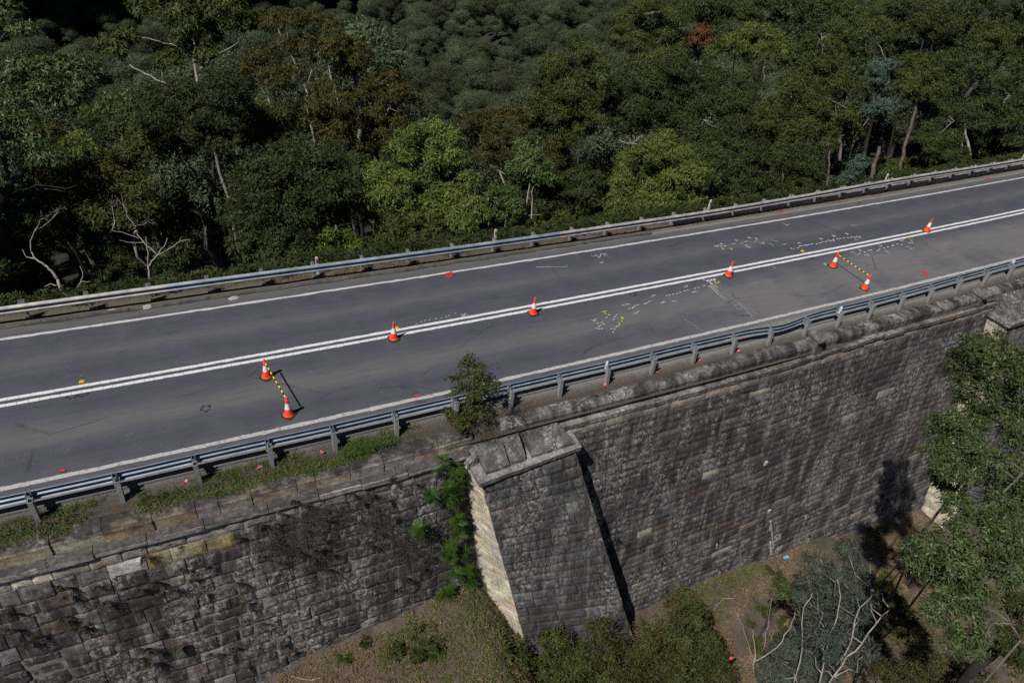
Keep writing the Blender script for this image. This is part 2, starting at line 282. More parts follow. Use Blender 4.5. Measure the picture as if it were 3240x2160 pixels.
# ---- surveyed points of the place (road frame, metres)
TREES={
 'T1':([(-13.16,31.99,3.57,1.06),(-11.43,30.27,3.37,1.22),(-9.58,30.52,3.76,1.46),(-8.63,30.0,3.11,0.98),(-10.51,31.05,2.46,1.06),(-15.1,31.94,1.48,0.98),(-15.69,31.93,1.5,0.65),(-14.37,31.63,2.11,0.65),(-12.6,30.51,1.03,0.81),(-11.67,31.24,1.61,0.98),(-10.47,29.6,1.65,0.89),(-11.64,31.55,4.58,1.22),(-9.96,31.1,4.85,1.22)],[(0.16,[(-11.45,28.44,-0.08),(-11.38,29.08,0.7),(-11.35,29.75,1.47),(-11.11,30.77,2.77)]),(0.09,[(-11.15,29.26,1.04),(-10.35,29.34,1.64),(-8.9,29.25,2.44)]),(0.09,[(-12.54,29.25,0.15),(-13.53,29.96,0.33),(-14.2,30.61,0.64),(-14.94,31.29,0.94)]),(0.05,[(-12.05,30.55,1.93),(-12.9,31.14,2.06),(-13.77,31.69,2.13)]),(0.06,[(-11.83,31.5,3.14),(-11.8,32.17,3.92),(-11.84,32.58,4.36)])]),
 'T2':([(-13.62,22.72,1.68,0.94),(-12.33,21.48,2.18,1.08),(-10.77,19.82,2.95,1.01),(-10.06,20.09,2.27,0.74),(-13.44,20.59,1.59,0.94),(-11.87,20.22,1.77,1.01),(-10.68,19.56,1.59,0.87),(-12.68,19.88,0.9,0.94),(-11.47,19.76,0.5,1.01),(-13.12,19.95,0.19,0.87),(-13.7,20.64,0.89,0.67),(-10.5,19.29,0.83,0.61)],[(0.17,[(-12.12,17.69,-1.78),(-11.8,18.58,-0.58),(-11.68,19.08,0.07),(-11.57,19.88,1.04)]),(0.07,[(-12.25,18.41,-1.05),(-12.51,18.95,-0.61),(-12.77,19.49,-0.16)]),(0.05,[(-11.65,18.04,-1.09),(-11.38,18.33,-0.59)])]),
 'T3':([(-7.01,28.26,3.62,0.71),(-6.11,26.8,4.13,0.79),(-4.89,26.97,4.16,0.71),(-4.29,26.1,3.92,0.63),(-5.61,26.27,2.89,0.95),(-4.46,25.23,3.16,0.79),(-8.06,27.12,2.16,0.87),(-8.63,26.91,1.6,0.79),(-6.71,26.8,2.84,0.71),(-7.72,25.44,1.4,1.03),(-6.87,25.7,1.61,0.87)],[(0.1,[(-6.22,24.38,0.24),(-6.08,25.09,1.13),(-6.27,25.84,1.86),(-6.69,26.92,2.81)]),(0.07,[(-4.67,23.67,0.41),(-4.64,24.32,1.16),(-4.72,25.13,2.03),(-4.76,25.81,2.77)]),(0.05,[(-5.59,25.59,2.0),(-5.98,25.16,1.27)]),(0.05,[(-8.05,25.28,0.1),(-8.13,25.82,0.65)])]),
 'T4':([(-9.16,21.26,1.15,0.87),(-9.67,20.78,0.4,0.79),(-8.68,21.22,0.46,0.79),(-8.15,20.88,1.31,0.79),(-7.45,21.17,0.55,0.79)],[]),
 'T4b':([(-5.82,21.71,0.71,0.97),(-5.24,20.65,1.83,0.82),(-5.7,20.73,0.05,0.89),(-6.42,21.5,1.44,0.82),(-5.06,20.73,0.64,0.82),(-5.6,22.28,2.04,0.67)],[(0.1,[(-6.35,19.91,-1.08),(-5.76,20.26,-0.31),(-5.48,20.65,0.31)]),(0.07,[(-5.18,21.34,1.28),(-5.5,22.11,1.94)])]),
 'T5':([(-10.19,14.56,1.09,0.94),(-8.85,15.16,1.24,1.0),(-7.76,14.38,1.07,1.0),(-10.63,15.59,-0.25,0.81),(-9.43,14.03,0.58,1.19),(-8.17,14.4,-0.09,1.13),(-7.34,13.29,0.7,0.88),(-10.12,14.25,-0.5,1.07),(-9.03,13.36,-0.39,1.0),(-7.66,13.95,-0.73,0.94),(-11.18,14.98,-0.96,0.69)],[(0.1,[(-9.14,13.23,-1.32),(-9.03,13.79,-0.62),(-9.05,14.37,0.02)])]),
 'T6':([(-17.97,19.86,6.25,0.53),(-17.51,18.28,5.96,0.43),(-18.16,18.72,5.96,0.43),(-16.31,17.04,4.9,0.75),(-16.85,16.06,4.69,0.69),(-17.59,17.08,4.93,0.64),(-18.41,18.05,4.44,0.64),(-15.77,15.82,4.84,0.48),(-16.59,15.92,4.07,0.59),(-18.1,16.56,3.98,0.59),(-17.2,17.31,5.01,0.53),(-15.95,15.64,4.47,0.43),(-18.1,15.88,3.34,0.75),(-17.78,15.47,2.74,0.69),(-18.74,15.76,2.58,0.75),(-17.39,14.36,2.6,0.64)],[(0.22,[(-19.73,14.3,0.39),(-18.99,14.85,1.48),(-18.25,15.03,2.15),(-17.49,14.72,2.28)]),(0.12,[(-18.99,14.85,1.48),(-18.92,15.79,2.59),(-19.02,16.39,3.21)]),(0.06,[(-18.28,18.18,5.69),(-17.88,18.37,6.15),(-17.65,18.56,6.51)]),(0.05,[(-18.73,16.75,3.78),(-18.11,16.75,4.19),(-17.67,16.85,4.58)]),(0.04,[(-18.94,14.64,1.28),(-18.08,14.47,1.62),(-16.69,13.81,1.76)]),(0.04,[(-17.81,14.24,1.53),(-17.14,13.85,1.52)])]),
 'T7':([(-18.26,18.43,0.07,0.78),(-17.02,16.98,0.73,0.84),(-15.93,16.49,0.79,0.84),(-14.94,16.16,0.9,0.66)],[]),
 'T7b':([(-15.65,15.9,0.17,0.82),(-14.74,15.1,0.72,0.7),(-16.24,14.86,-0.04,0.82),(-15.29,14.31,-0.0,0.76),(-14.57,14.76,0.01,0.64)],[(0.09,[(-15.38,14.1,-1.03),(-15.19,14.5,-0.45),(-15.14,14.97,0.11)])]),
 'T7c':([(-18.28,16.59,-0.33,0.9),(-17.33,16.05,-0.17,0.9),(-19.44,17.89,-0.84,0.9),(-17.95,15.86,-0.94,0.78)],[]),
 'T8':([(-17.52,42.25,-5.76,1.14),(-16.14,41.6,-5.93,1.25),(-15.47,41.69,-5.03,1.04),(-18.78,42.72,-6.29,1.04),(-16.89,43.32,-5.53,0.94)],[]),
 'T8b':([(-17.58,35.02,-4.18,0.92),(-16.49,33.89,-4.1,1.01),(-15.24,33.43,-3.63,0.82)],[]),
 'T9':([(-17.43,20.8,0.33,0.65),(-17.01,20.34,0.14,0.58),(-17.46,20.52,-0.25,0.58)],[]),
 'T9b':([(-18.88,25.52,-0.81,0.65),(-19.37,25.73,-0.94,0.51),(-18.62,25.06,-1.11,0.51)],[]),
 'T9c':([(-16.81,23.05,-1.18,0.78),(-15.5,22.78,-1.11,0.78),(-14.4,22.39,-0.5,0.78),(-14.75,22.95,-0.4,0.64),(-16.12,23.37,-1.86,0.71)],[]),
 'T10':([(-1.89,16.13,2.04,0.58),(-3.22,15.87,1.88,0.54),(-2.27,16.24,1.07,0.75),(-1.37,15.48,1.68,0.65),(-3.67,15.57,1.09,0.72),(-2.24,15.43,0.59,0.89),(-1.31,14.76,1.09,0.61),(-4.92,15.49,-0.01,0.65),(-4.59,14.69,-0.58,0.89),(-3.61,14.61,0.11,0.75),(-3.79,14.49,-0.8,0.82),(-2.48,14.67,-0.42,0.75),(-5.24,15.18,-0.74,0.58),(-3.55,14.1,-1.33,0.75),(-1.43,14.21,-0.62,0.65),(-1.0,13.53,0.42,0.51),(-2.02,13.42,-1.02,0.72),(-1.02,12.95,-0.6,0.65),(-0.69,12.44,-0.68,0.51),(-1.77,12.49,-1.11,0.75),(-4.45,14.25,-1.45,0.68),(-2.6,13.86,-1.01,0.75),(-5.25,14.45,-1.45,0.61)],[(0.12,[(-3.4,12.73,-2.52),(-3.14,13.56,-1.42),(-2.69,14.53,-0.03),(-2.3,15.31,1.09)])]),
 'T11':([(2.39,14.04,0.77,0.67),(1.93,14.14,0.3,0.53),(2.88,13.65,0.51,0.6),(2.53,13.86,0.22,0.63),(3.21,13.26,0.27,0.42)],[(0.06,[(1.5,11.83,-2.26),(1.86,12.84,-0.89),(2.22,13.41,-0.02),(2.33,13.85,0.55)]),(0.05,[(1.76,11.71,-2.23),(2.15,12.81,-0.75),(2.37,13.29,-0.06)]),(0.03,[(1.5,12.66,-1.32),(1.84,12.55,-1.22),(2.5,12.27,-1.12)])]),
 'T11b':([(2.9,14.16,-0.76,0.8),(3.96,14.18,-0.97,0.8),(3.25,13.55,-1.25,0.65),(2.01,14.41,-0.78,0.58)],[]),
 'T12':([(0.55,12.72,-0.43,0.75),(0.0,12.59,-0.08,0.51),(0.88,12.07,-0.38,0.44),(0.57,12.3,-0.85,0.61),(-0.03,12.53,-0.82,0.48)],[]),
 'T13':([(10.38,14.45,1.05,0.83),(10.78,13.19,0.96,0.83),(8.76,13.36,0.81,0.76),(10.57,13.84,-0.06,0.99),(8.59,13.94,-0.34,0.83),(7.43,13.24,-0.48,0.68),(9.37,13.28,-0.97,0.99),(10.2,12.36,-0.37,0.95),(6.86,12.53,-1.09,0.76),(8.1,12.34,-1.39,0.83),(9.4,11.68,-1.22,0.91),(11.16,12.18,-1.07,0.83),(11.05,11.97,0.31,0.83),(11.01,10.98,-1.24,0.68),(8.78,11.85,-1.66,0.68)],[(0.05,[(8.13,11.45,-2.68),(8.27,12.02,-1.95),(8.3,12.53,-1.34)]),(0.05,[(10.4,10.72,-2.07),(10.64,11.35,-1.21)])]),
 'T14':([(9.28,22.32,3.38,0.89),(7.78,22.05,2.58,0.94),(7.45,22.3,1.74,1.02),(9.42,22.31,2.1,1.19),(10.54,21.82,2.82,0.98),(6.69,21.4,1.12,0.89),(8.09,20.68,1.65,1.19),(9.72,20.9,1.67,1.06),(7.36,20.64,0.57,0.98),(8.91,20.1,0.86,0.94),(5.75,20.89,0.4,0.81),(6.96,21.44,-0.69,0.81),(8.71,20.25,-0.35,0.98),(9.48,19.14,0.29,0.81),(7.71,20.27,-0.93,0.94)],[(0.13,[(7.91,17.51,-3.2),(8.21,18.74,-1.62),(8.8,19.47,-0.42),(9.0,20.39,0.75)]),(0.07,[(8.21,18.74,-1.62),(7.85,19.62,-0.86),(7.65,20.42,-0.07)]),(0.05,[(8.04,17.33,-3.32),(8.69,17.69,-2.51),(9.22,17.92,-1.91)])]),
 'T15':([(18.37,30.69,3.03,1.23),(18.09,28.86,4.45,1.13),(16.94,29.18,2.34,1.13),(17.98,28.57,2.19,1.23),(19.85,28.84,2.59,1.23),(20.72,28.72,3.81,1.23),(18.12,27.53,0.96,1.34),(19.68,27.1,1.25,1.34),(21.7,28.18,1.92,1.13)],[(0.1,[(21.34,28.85,4.22),(20.34,29.17,3.95),(19.61,29.62,3.99)]),(0.06,[(20.58,28.52,3.37),(21.12,28.85,4.07)])]),
 'T15b':([(14.49,23.99,0.91,1.06),(14.82,22.03,1.35,1.2),(12.56,22.76,1.02,1.01),(13.3,23.8,-0.43,1.01),(13.54,21.35,0.24,1.2),(15.44,20.94,0.57,1.2),(12.95,21.6,-0.87,0.97),(14.73,21.04,-0.78,1.06),(16.17,20.59,-0.79,0.97),(16.83,21.78,1.44,1.1)],[(0.08,[(13.73,20.35,-1.76),(12.75,20.97,-1.68),(12.17,21.62,-1.31)]),(0.07,[(11.56,21.26,-2.1),(12.17,21.62,-1.31)])]),
 'T16':([(2.05,21.32,0.12,0.78),(3.43,21.32,0.03,0.91),(4.58,20.82,0.41,0.78),(2.91,21.68,-0.87,0.86),(3.54,20.37,-0.57,0.91),(4.47,19.46,-0.1,0.82),(2.5,19.75,-1.28,0.74)],[(0.08,[(3.44,18.36,-2.92),(3.34,19.44,-1.76),(2.83,20.36,-1.04)]),(0.05,[(3.8,19.23,-1.71),(3.68,19.69,-1.27)]),(0.05,[(3.62,18.96,-2.12),(3.0,19.48,-1.93)])]),
 'T16b':([(3.98,19.89,-1.47,0.9),(5.77,18.34,-0.62,0.82),(5.58,17.33,-0.95,0.74),(4.76,18.96,-0.61,0.65)],[]),
 'T17':([(-2.8,22.24,2.25,0.69),(-1.91,22.49,2.45,0.65),(-2.04,21.02,2.0,0.76),(-2.62,21.8,1.45,0.76),(-1.36,21.12,1.46,0.65),(-3.62,21.93,1.77,0.65),(-3.35,21.24,0.9,0.76),(-1.69,21.09,0.69,0.65),(-4.13,22.04,0.08,0.76),(-3.02,20.78,-0.08,0.76),(-4.12,20.64,-0.6,0.76),(-2.27,20.83,0.34,0.69)],[(0.07,[(-3.75,21.02,0.28),(-3.38,21.44,0.98)]),(0.07,[(-2.84,20.93,0.74),(-2.55,21.22,1.25)]),(0.05,[(-2.87,20.99,0.8),(-3.06,21.29,1.02)]),(0.04,[(-3.16,20.32,-0.13),(-2.77,20.52,0.33)])]),
 'T17c':([(-3.07,26.3,2.84,0.65),(-3.83,26.67,2.75,0.65),(-3.45,25.57,2.34,0.89),(-2.78,25.88,2.47,0.65),(-3.76,25.79,1.79,0.73)],[]),
 'T17b':([(-4.9,19.86,-1.03,0.8),(-5.65,18.16,-1.41,0.88),(-4.58,18.71,-0.96,0.66),(-5.97,19.32,-1.34,0.8)],[]),
 'T18':([(24.32,24.87,3.69,0.9),(26.04,24.78,3.59,0.95),(22.27,24.25,3.21,0.9),(26.34,23.6,3.31,0.9),(25.18,24.28,2.65,1.05),(25.58,22.27,2.92,0.75),(23.36,24.16,2.92,0.8),(26.04,23.28,2.12,0.8),(22.14,25.09,2.58,0.75)],[(0.05,[(23.43,24.61,2.69),(23.03,25.07,2.96)]),(0.08,[(24.78,22.45,1.1),(25.12,23.2,2.17),(25.13,23.9,2.96)])]),
 'T19':([(22.0,26.92,3.27,0.67),(21.57,26.92,2.58,0.62),(22.5,26.45,2.7,0.56),(22.14,26.84,2.29,0.62)],[]),
 'T20':([(32.24,24.7,4.05,0.9),(32.63,23.77,3.78,0.79),(31.22,23.61,3.02,0.9),(31.55,22.98,2.05,0.79),(32.61,23.84,2.83,0.74)],[(0.06,[(31.08,23.96,2.82),(31.18,24.65,3.67)])]),
 'T21':([(36.74,25.39,5.11,0.93),(35.8,25.39,4.27,0.98),(36.72,24.36,4.31,0.82),(35.35,24.05,3.88,0.82),(36.83,23.65,3.86,0.65),(35.25,26.03,4.74,0.76)],[(0.05,[(36.67,22.79,2.4),(36.32,23.71,3.22),(36.37,24.22,3.82)])]),
 'T22':([(38.84,21.77,5.66,0.94),(37.15,21.53,5.13,0.94),(38.46,20.4,5.11,0.84),(38.18,21.11,4.52,0.79),(39.74,20.79,5.4,0.63),(36.48,21.83,4.55,0.73)],[(0.1,[(36.97,20.23,2.83),(37.37,20.77,3.7),(37.81,21.45,4.74)]),(0.08,[(37.56,19.96,2.9),(38.09,20.59,3.95),(38.49,21.14,4.81)])]),
 'T23':([(44.23,20.5,4.61,1.04),(43.71,20.57,3.85,0.93),(44.98,19.76,3.73,0.93),(44.53,20.03,3.23,0.93),(45.73,20.15,4.37,0.65)],[]),
 'T24':([(23.53,17.11,3.15,0.92),(22.28,17.26,2.97,0.88),(23.87,15.89,3.26,0.83),(21.27,16.86,2.52,0.88),(22.59,16.37,2.35,0.96),(24.36,15.32,2.89,0.79),(20.47,16.79,1.49,0.88),(21.93,16.35,1.39,0.96),(22.49,15.15,1.88,0.83),(18.88,15.73,1.07,0.92),(21.22,16.11,0.59,1.01),(21.94,15.06,0.85,0.96),(23.5,14.88,1.09,0.92),(23.89,14.08,1.83,0.75),(24.94,14.4,0.81,0.83),(22.95,14.37,0.21,0.83),(19.07,15.83,0.0,0.66),(23.51,16.8,4.04,0.75),(20.28,15.37,0.1,0.79)],[(0.12,[(19.75,14.65,-0.98),(20.06,15.06,-0.32),(20.32,15.43,0.26)]),(0.05,[(19.48,16.79,1.27),(19.03,17.43,1.71),(18.41,18.14,2.12)]),(0.16,[(23.32,13.07,-0.51),(23.58,13.62,0.28),(23.68,14.06,0.84)])]),
 'T25':([(26.31,15.15,4.24,0.65),(26.8,14.99,4.41,0.57),(25.67,14.62,3.69,0.57),(26.62,14.73,3.17,0.65),(25.81,13.76,2.29,0.65),(26.52,13.59,2.49,0.48),(25.2,14.08,2.2,0.48),(25.31,14.92,4.22,0.48)],[]),
 'T26':([(30.98,16.08,4.14,0.78),(30.98,15.14,3.69,0.92),(30.02,15.43,3.36,0.87),(31.17,14.63,2.92,0.87),(29.38,14.98,2.88,0.78),(30.8,14.88,2.47,0.78),(31.25,14.62,3.38,0.64)],[(0.24,[(26.55,12.78,-2.03),(27.14,13.44,-0.91),(27.65,13.97,0.01),(28.16,14.64,1.08)]),(0.2,[(28.34,12.25,-1.51),(28.91,13.14,-0.14),(29.78,14.02,1.4),(30.38,14.7,2.55)])]),
 'T27':([(35.13,15.2,4.1,1.15),(36.33,14.0,3.38,1.05),(36.35,13.81,2.28,0.96),(35.2,14.2,1.51,1.0),(34.95,13.03,1.16,1.0),(32.9,12.84,0.17,0.81),(36.92,13.42,1.69,0.72),(33.93,16.02,4.17,0.86),(33.47,15.12,1.17,0.91),(32.28,14.44,0.6,0.81)],[(0.12,[(37.58,13.42,2.75),(36.6,14.2,3.02),(35.68,15.16,3.52)]),(0.1,[(33.93,12.17,-0.96),(34.17,12.93,0.04)]),(0.16,[(34.5,12.04,-0.75),(34.47,12.92,0.23),(34.53,13.43,0.83)]),(0.05,[(32.8,13.76,0.12),(33.33,13.84,0.55),(33.96,13.89,1.0)])]),
 'T28':([(15.94,12.65,1.1,0.6),(15.57,12.34,0.57,0.75),(17.1,12.11,0.54,0.83),(18.24,12.19,1.1,0.75),(17.96,11.31,0.64,0.83),(16.6,11.98,-0.32,0.91),(18.14,11.77,-0.47,0.91),(15.16,12.33,0.01,0.68),(18.19,10.54,0.43,0.68),(15.08,11.48,-0.55,0.64),(16.11,10.78,-0.42,0.72),(18.03,10.4,-0.18,0.56)],[(0.14,[(15.86,10.81,-1.39),(16.18,11.16,-0.79),(16.42,11.66,-0.07)]),(0.12,[(16.56,10.76,-1.0),(16.86,11.18,-0.34),(17.03,11.71,0.37)]),(0.12,[(18.99,9.86,-0.48),(19.28,10.51,0.43),(19.55,11.1,1.27)])]),
 'T29':([(20.71,9.99,0.79,0.52),(20.12,9.74,0.35,0.48),(21.31,10.18,0.91,0.36),(19.43,9.61,0.12,0.4)],[]),
 'T29b':([(22.83,9.41,0.32,0.45),(23.78,9.81,0.31,0.33),(22.94,9.74,-0.03,0.33)],[]),
 'T30':([(16.71,19.75,1.01,1.16),(15.92,19.13,-0.12,1.16),(18.52,20.54,1.96,1.07),(18.24,19.08,1.17,1.25),(18.6,17.64,0.27,1.16),(15.81,17.47,-0.41,1.16),(18.02,17.14,-0.54,0.98),(18.96,17.95,1.53,0.98),(19.48,18.63,2.54,0.89),(15.77,20.76,2.72,1.07),(16.52,20.21,1.97,0.98)],[(0.05,[(20.12,17.39,1.02),(19.51,18.17,1.51),(19.03,18.77,1.88)]),(0.06,[(17.1,18.41,0.26),(16.37,19.12,0.6),(15.49,19.65,0.65)]),(0.04,[(17.06,20.24,2.3),(17.1,20.53,2.66),(16.86,20.96,2.98)])]),
 'T30b':([(13.08,12.96,0.53,0.86),(14.28,12.75,0.17,0.86),(12.68,11.99,-0.19,0.78),(13.89,11.7,-0.53,0.7),(15.05,13.23,0.84,0.63),(12.47,13.14,0.08,0.7)],[]),
 'T31':([(11.64,10.78,-1.04,0.45),(12.2,10.59,-0.84,0.41),(11.17,10.87,-1.2,0.37),(12.56,10.36,-0.69,0.34)],[]),
 'T32a':([(26.78,33.57,3.27,1.53),(29.11,33.73,3.46,1.41),(30.34,32.55,2.96,1.18),(25.42,33.86,2.65,1.29),(28.1,33.39,2.53,1.06)],[]),
 'T32b':([(31.12,30.79,3.82,1.33),(32.56,29.71,3.97,1.33),(34.75,29.57,3.11,1.22),(30.58,31.55,2.98,1.04),(32.26,30.05,2.9,1.04)],[]),
 'T32c':([(35.41,28.92,4.38,1.27),(37.0,28.64,4.55,1.1),(34.75,27.94,2.2,1.04),(33.95,28.14,1.93,1.04)],[]),
 'T32d':([(41.65,27.16,4.8,1.16),(42.58,26.66,5.14,0.99),(41.42,26.66,3.7,1.05),(40.83,25.79,2.23,1.05)],[]),
 'T32e':([(49.17,26.54,4.73,1.33),(49.92,25.52,5.2,1.33),(48.67,25.01,3.72,1.21),(48.32,25.06,2.53,1.09)],[]),
 'T32f':([(52.25,24.26,4.93,1.21),(52.6,22.62,3.14,1.15),(50.96,22.62,4.09,0.96),(51.55,23.34,5.72,1.09)],[]),
 'T32g':([(31.1,26.02,1.04,0.99),(32.17,25.68,1.34,0.99),(31.4,27.02,1.74,0.77)],[]),
 'T32h':([(32.94,22.26,2.54,0.94),(32.13,21.63,1.71,0.94),(32.92,22.6,3.48,0.83),(31.95,20.18,1.14,0.83)],[]),
 'T32i':([(37.39,22.83,3.02,0.86),(36.96,21.59,2.43,0.86),(38.03,22.34,3.14,0.86)],[]),
 'T32j':([(38.96,18.2,1.92,1.04),(38.32,17.87,1.1,0.94),(39.96,19.8,3.82,0.94),(42.83,16.77,3.39,1.15),(42.85,15.6,1.98,1.15)],[]),
 'T32k':([(37.56,12.39,1.03,1.07),(38.71,12.91,1.88,0.97),(38.26,12.7,-0.18,0.87),(38.15,11.76,0.21,0.97)],[]),
 'T33':([(-15.77,13.97,0.68,0.39),(-15.38,13.83,0.83,0.33),(-14.62,13.01,0.39,0.33),(-15.07,13.1,0.21,0.31)],[(0.13,[(-15.01,11.32,-1.68),(-14.97,11.65,-1.28),(-14.94,11.93,-0.95)]),(0.09,[(-14.94,11.93,-0.95),(-14.68,12.0,-0.7),(-14.49,12.05,-0.53)]),(0.06,[(-14.49,12.05,-0.53),(-14.23,12.12,-0.28),(-14.05,12.28,0.0)]),(0.055,[(-14.47,12.02,-0.55),(-14.03,12.0,-0.3),(-13.65,11.99,-0.06),(-13.25,11.86,0.05)]),(0.045,[(-13.65,11.99,-0.06),(-13.55,12.08,0.1)]),(0.06,[(-14.54,12.07,-0.54),(-14.8,12.39,-0.34),(-15.0,12.71,-0.1),(-15.13,13.04,0.19)]),(0.05,[(-14.94,11.93,-0.95),(-14.85,12.41,-0.35),(-14.8,12.66,-0.04)]),(0.035,[(-14.87,12.54,-0.22),(-15.34,12.75,-0.27),(-15.74,12.99,-0.25)]),(0.035,[(-15.05,12.72,-0.13),(-15.48,13.05,-0.03),(-15.93,13.33,0.01)])]),
 'T34':([(-17.37,12.85,1.2,0.26),(-17.92,13.03,0.94,0.26)],[(0.2,[(-17.8,10.92,-1.34),(-17.84,11.19,-1.06),(-17.88,11.5,-0.73)]),(0.14,[(-17.88,11.5,-0.73),(-18.04,11.79,-0.5),(-18.2,11.99,-0.38)]),(0.09,[(-18.2,11.99,-0.38),(-18.47,12.28,-0.22),(-18.57,12.49,-0.05)]),(0.05,[(-18.57,12.49,-0.05),(-18.52,12.74,0.27),(-18.34,12.88,0.53)]),(0.05,[(-17.95,11.38,-0.91),(-18.16,11.52,-0.89),(-18.37,11.54,-0.99)]),(0.05,[(-18.47,12.28,-0.22),(-18.76,12.45,-0.21),(-18.85,12.68,-0.02)]),(0.06,[(-17.48,10.84,-1.23),(-17.32,10.98,-0.96),(-17.15,11.09,-0.74),(-16.83,10.96,-0.68)]),(0.04,[(-17.15,11.09,-0.74),(-17.02,11.21,-0.52),(-17.06,11.45,-0.27)])]),
 'T35':([(-7.25,11.97,-1.11,0.28),(-6.95,11.58,-0.83,0.28),(-7.17,11.54,-1.17,0.25),(-6.81,11.42,-0.94,0.25),(-7.28,12.03,-0.77,0.28)],[]),
 'T35b':([(-7.92,11.95,-0.64,0.43),(-7.61,12.07,-1.19,0.37),(-8.17,11.84,-1.19,0.37),(-7.96,11.41,-1.26,0.31),(-7.24,12.2,-0.87,0.37)],[]),
 'T36':([(-10.55,13.98,-1.16,0.68),(-9.73,13.32,-1.13,0.68),(-8.89,12.83,-1.13,0.62),(-11.27,13.49,-1.44,0.56),(-10.18,12.8,-1.58,0.62),(-9.31,12.58,-1.73,0.56),(-11.08,13.29,-2.09,0.49)],[]),
 'T37':([(-16.34,15.05,-2.35,0.6),(-16.88,14.66,-2.75,0.48),(-15.98,14.2,-2.4,0.54),(-14.25,13.68,-2.02,0.6),(-13.62,14.03,-1.82,0.54),(-14.07,13.69,-2.57,0.48)],[]),
 'T38':([(-19.88,16.0,-1.56,0.7),(-20.18,15.37,-2.4,0.64),(-19.39,16.54,-1.52,0.64)],[]),
 'T39':([(-5.05,12.74,-1.49,0.65),(-4.24,12.43,-1.28,0.58),(-3.86,11.48,-1.19,0.52),(-5.69,12.45,-1.69,0.45),(-3.19,11.61,-0.98,0.52)],[]),
 'T40':([(3.31,12.46,-2.54,0.58),(3.64,11.96,-1.97,0.58),(3.02,13.07,-2.49,0.51),(6.09,11.84,-1.56,0.66),(5.4,12.08,-1.77,0.58)],[]),
 'F1':([(6.89,-6.22,3.32,0.44),(7.8,-6.35,3.31,0.38),(7.16,-6.09,2.63,0.5),(7.05,-6.76,3.1,0.55),(8.17,-6.69,3.03,0.46),(6.58,-6.35,2.31,0.4),(6.69,-6.81,2.38,0.5),(7.63,-7.05,2.08,0.48),(7.93,-7.15,2.61,0.42),(8.0,-7.3,1.96,0.38),(7.93,-7.73,1.64,0.42),(7.18,-7.32,1.75,0.38),(7.86,-7.75,1.13,0.38),(6.65,-6.77,1.83,0.4),(7.06,-7.06,1.6,0.4),(6.24,-7.28,1.65,0.38)],[(0.06,[(7.52,-7.54,1.78),(7.75,-7.5,1.97),(7.95,-7.45,2.16)])]),
 'F1b':([(5.34,-7.09,1.95,0.39),(5.28,-7.02,1.48,0.43),(5.7,-7.33,1.4,0.39),(4.89,-7.31,1.23,0.39),(5.35,-7.51,1.03,0.37),(5.7,-7.78,1.55,0.41),(5.68,-7.86,1.02,0.37),(5.98,-8.21,1.27,0.41),(5.43,-7.9,0.77,0.39),(4.97,-7.71,0.94,0.33),(5.56,-8.21,0.81,0.37)],[(0.06,[(7.12,-8.75,0.98),(6.78,-8.42,1.14),(6.42,-8.17,1.19),(5.96,-7.96,1.14)]),(0.05,[(6.89,-8.79,0.79),(6.55,-8.46,0.95),(6.08,-8.3,0.83)])]),
 'F1c':([(7.75,-8.32,0.21,0.52),(8.29,-8.72,-0.67,0.52),(7.1,-8.72,-0.3,0.39),(7.97,-8.35,0.55,0.43),(8.02,-9.21,-0.95,0.39),(7.36,-9.14,-0.81,0.34),(6.14,-7.6,-0.45,0.32),(6.11,-7.91,-0.4,0.34),(5.85,-7.48,-0.04,0.3)],[(0.05,[(6.44,-7.91,-0.13),(6.38,-8.09,-0.37)])]),
 'F2':([(3.68,-9.56,1.03,0.48),(4.5,-9.65,0.88,0.48),(3.14,-9.55,0.59,0.44),(2.57,-9.35,0.54,0.39),(3.67,-10.03,0.52,0.55),(3.96,-10.29,1.15,0.48),(2.86,-10.1,0.4,0.48),(2.95,-9.67,0.08,0.4),(3.88,-10.48,-0.08,0.48),(2.12,-9.47,0.17,0.28),(2.75,-10.13,-0.28,0.4),(3.0,-10.53,-0.17,0.42),(2.58,-10.51,-0.71,0.42),(2.81,-10.92,-0.6,0.42),(3.14,-11.23,-1.17,0.35),(2.55,-11.22,-1.22,0.31),(3.12,-11.53,-1.37,0.22),(2.3,-10.38,-0.73,0.28),(4.28,-10.68,0.39,0.4),(4.76,-10.37,0.74,0.37),(2.09,-9.13,0.56,0.22)],[(0.05,[(4.19,-11.8,-1.04),(3.99,-11.3,-0.6),(3.91,-11.06,-0.38),(3.43,-10.71,-0.29)]),(0.05,[(4.03,-11.42,-0.71),(3.74,-11.11,-0.54),(3.43,-10.86,-0.46)]),(0.05,[(4.1,-11.46,-0.71),(3.75,-11.32,-0.77),(3.46,-11.14,-0.76)]),(0.05,[(3.91,-11.06,-0.38),(3.89,-10.89,-0.21),(3.63,-10.72,-0.18)])]),
 'F2b':([(6.42,-10.92,-2.04,0.41),(6.55,-11.31,-2.68,0.37),(5.61,-11.75,-2.91,0.37),(5.72,-12.03,-3.06,0.41),(5.87,-11.3,-2.83,0.29)],[]),
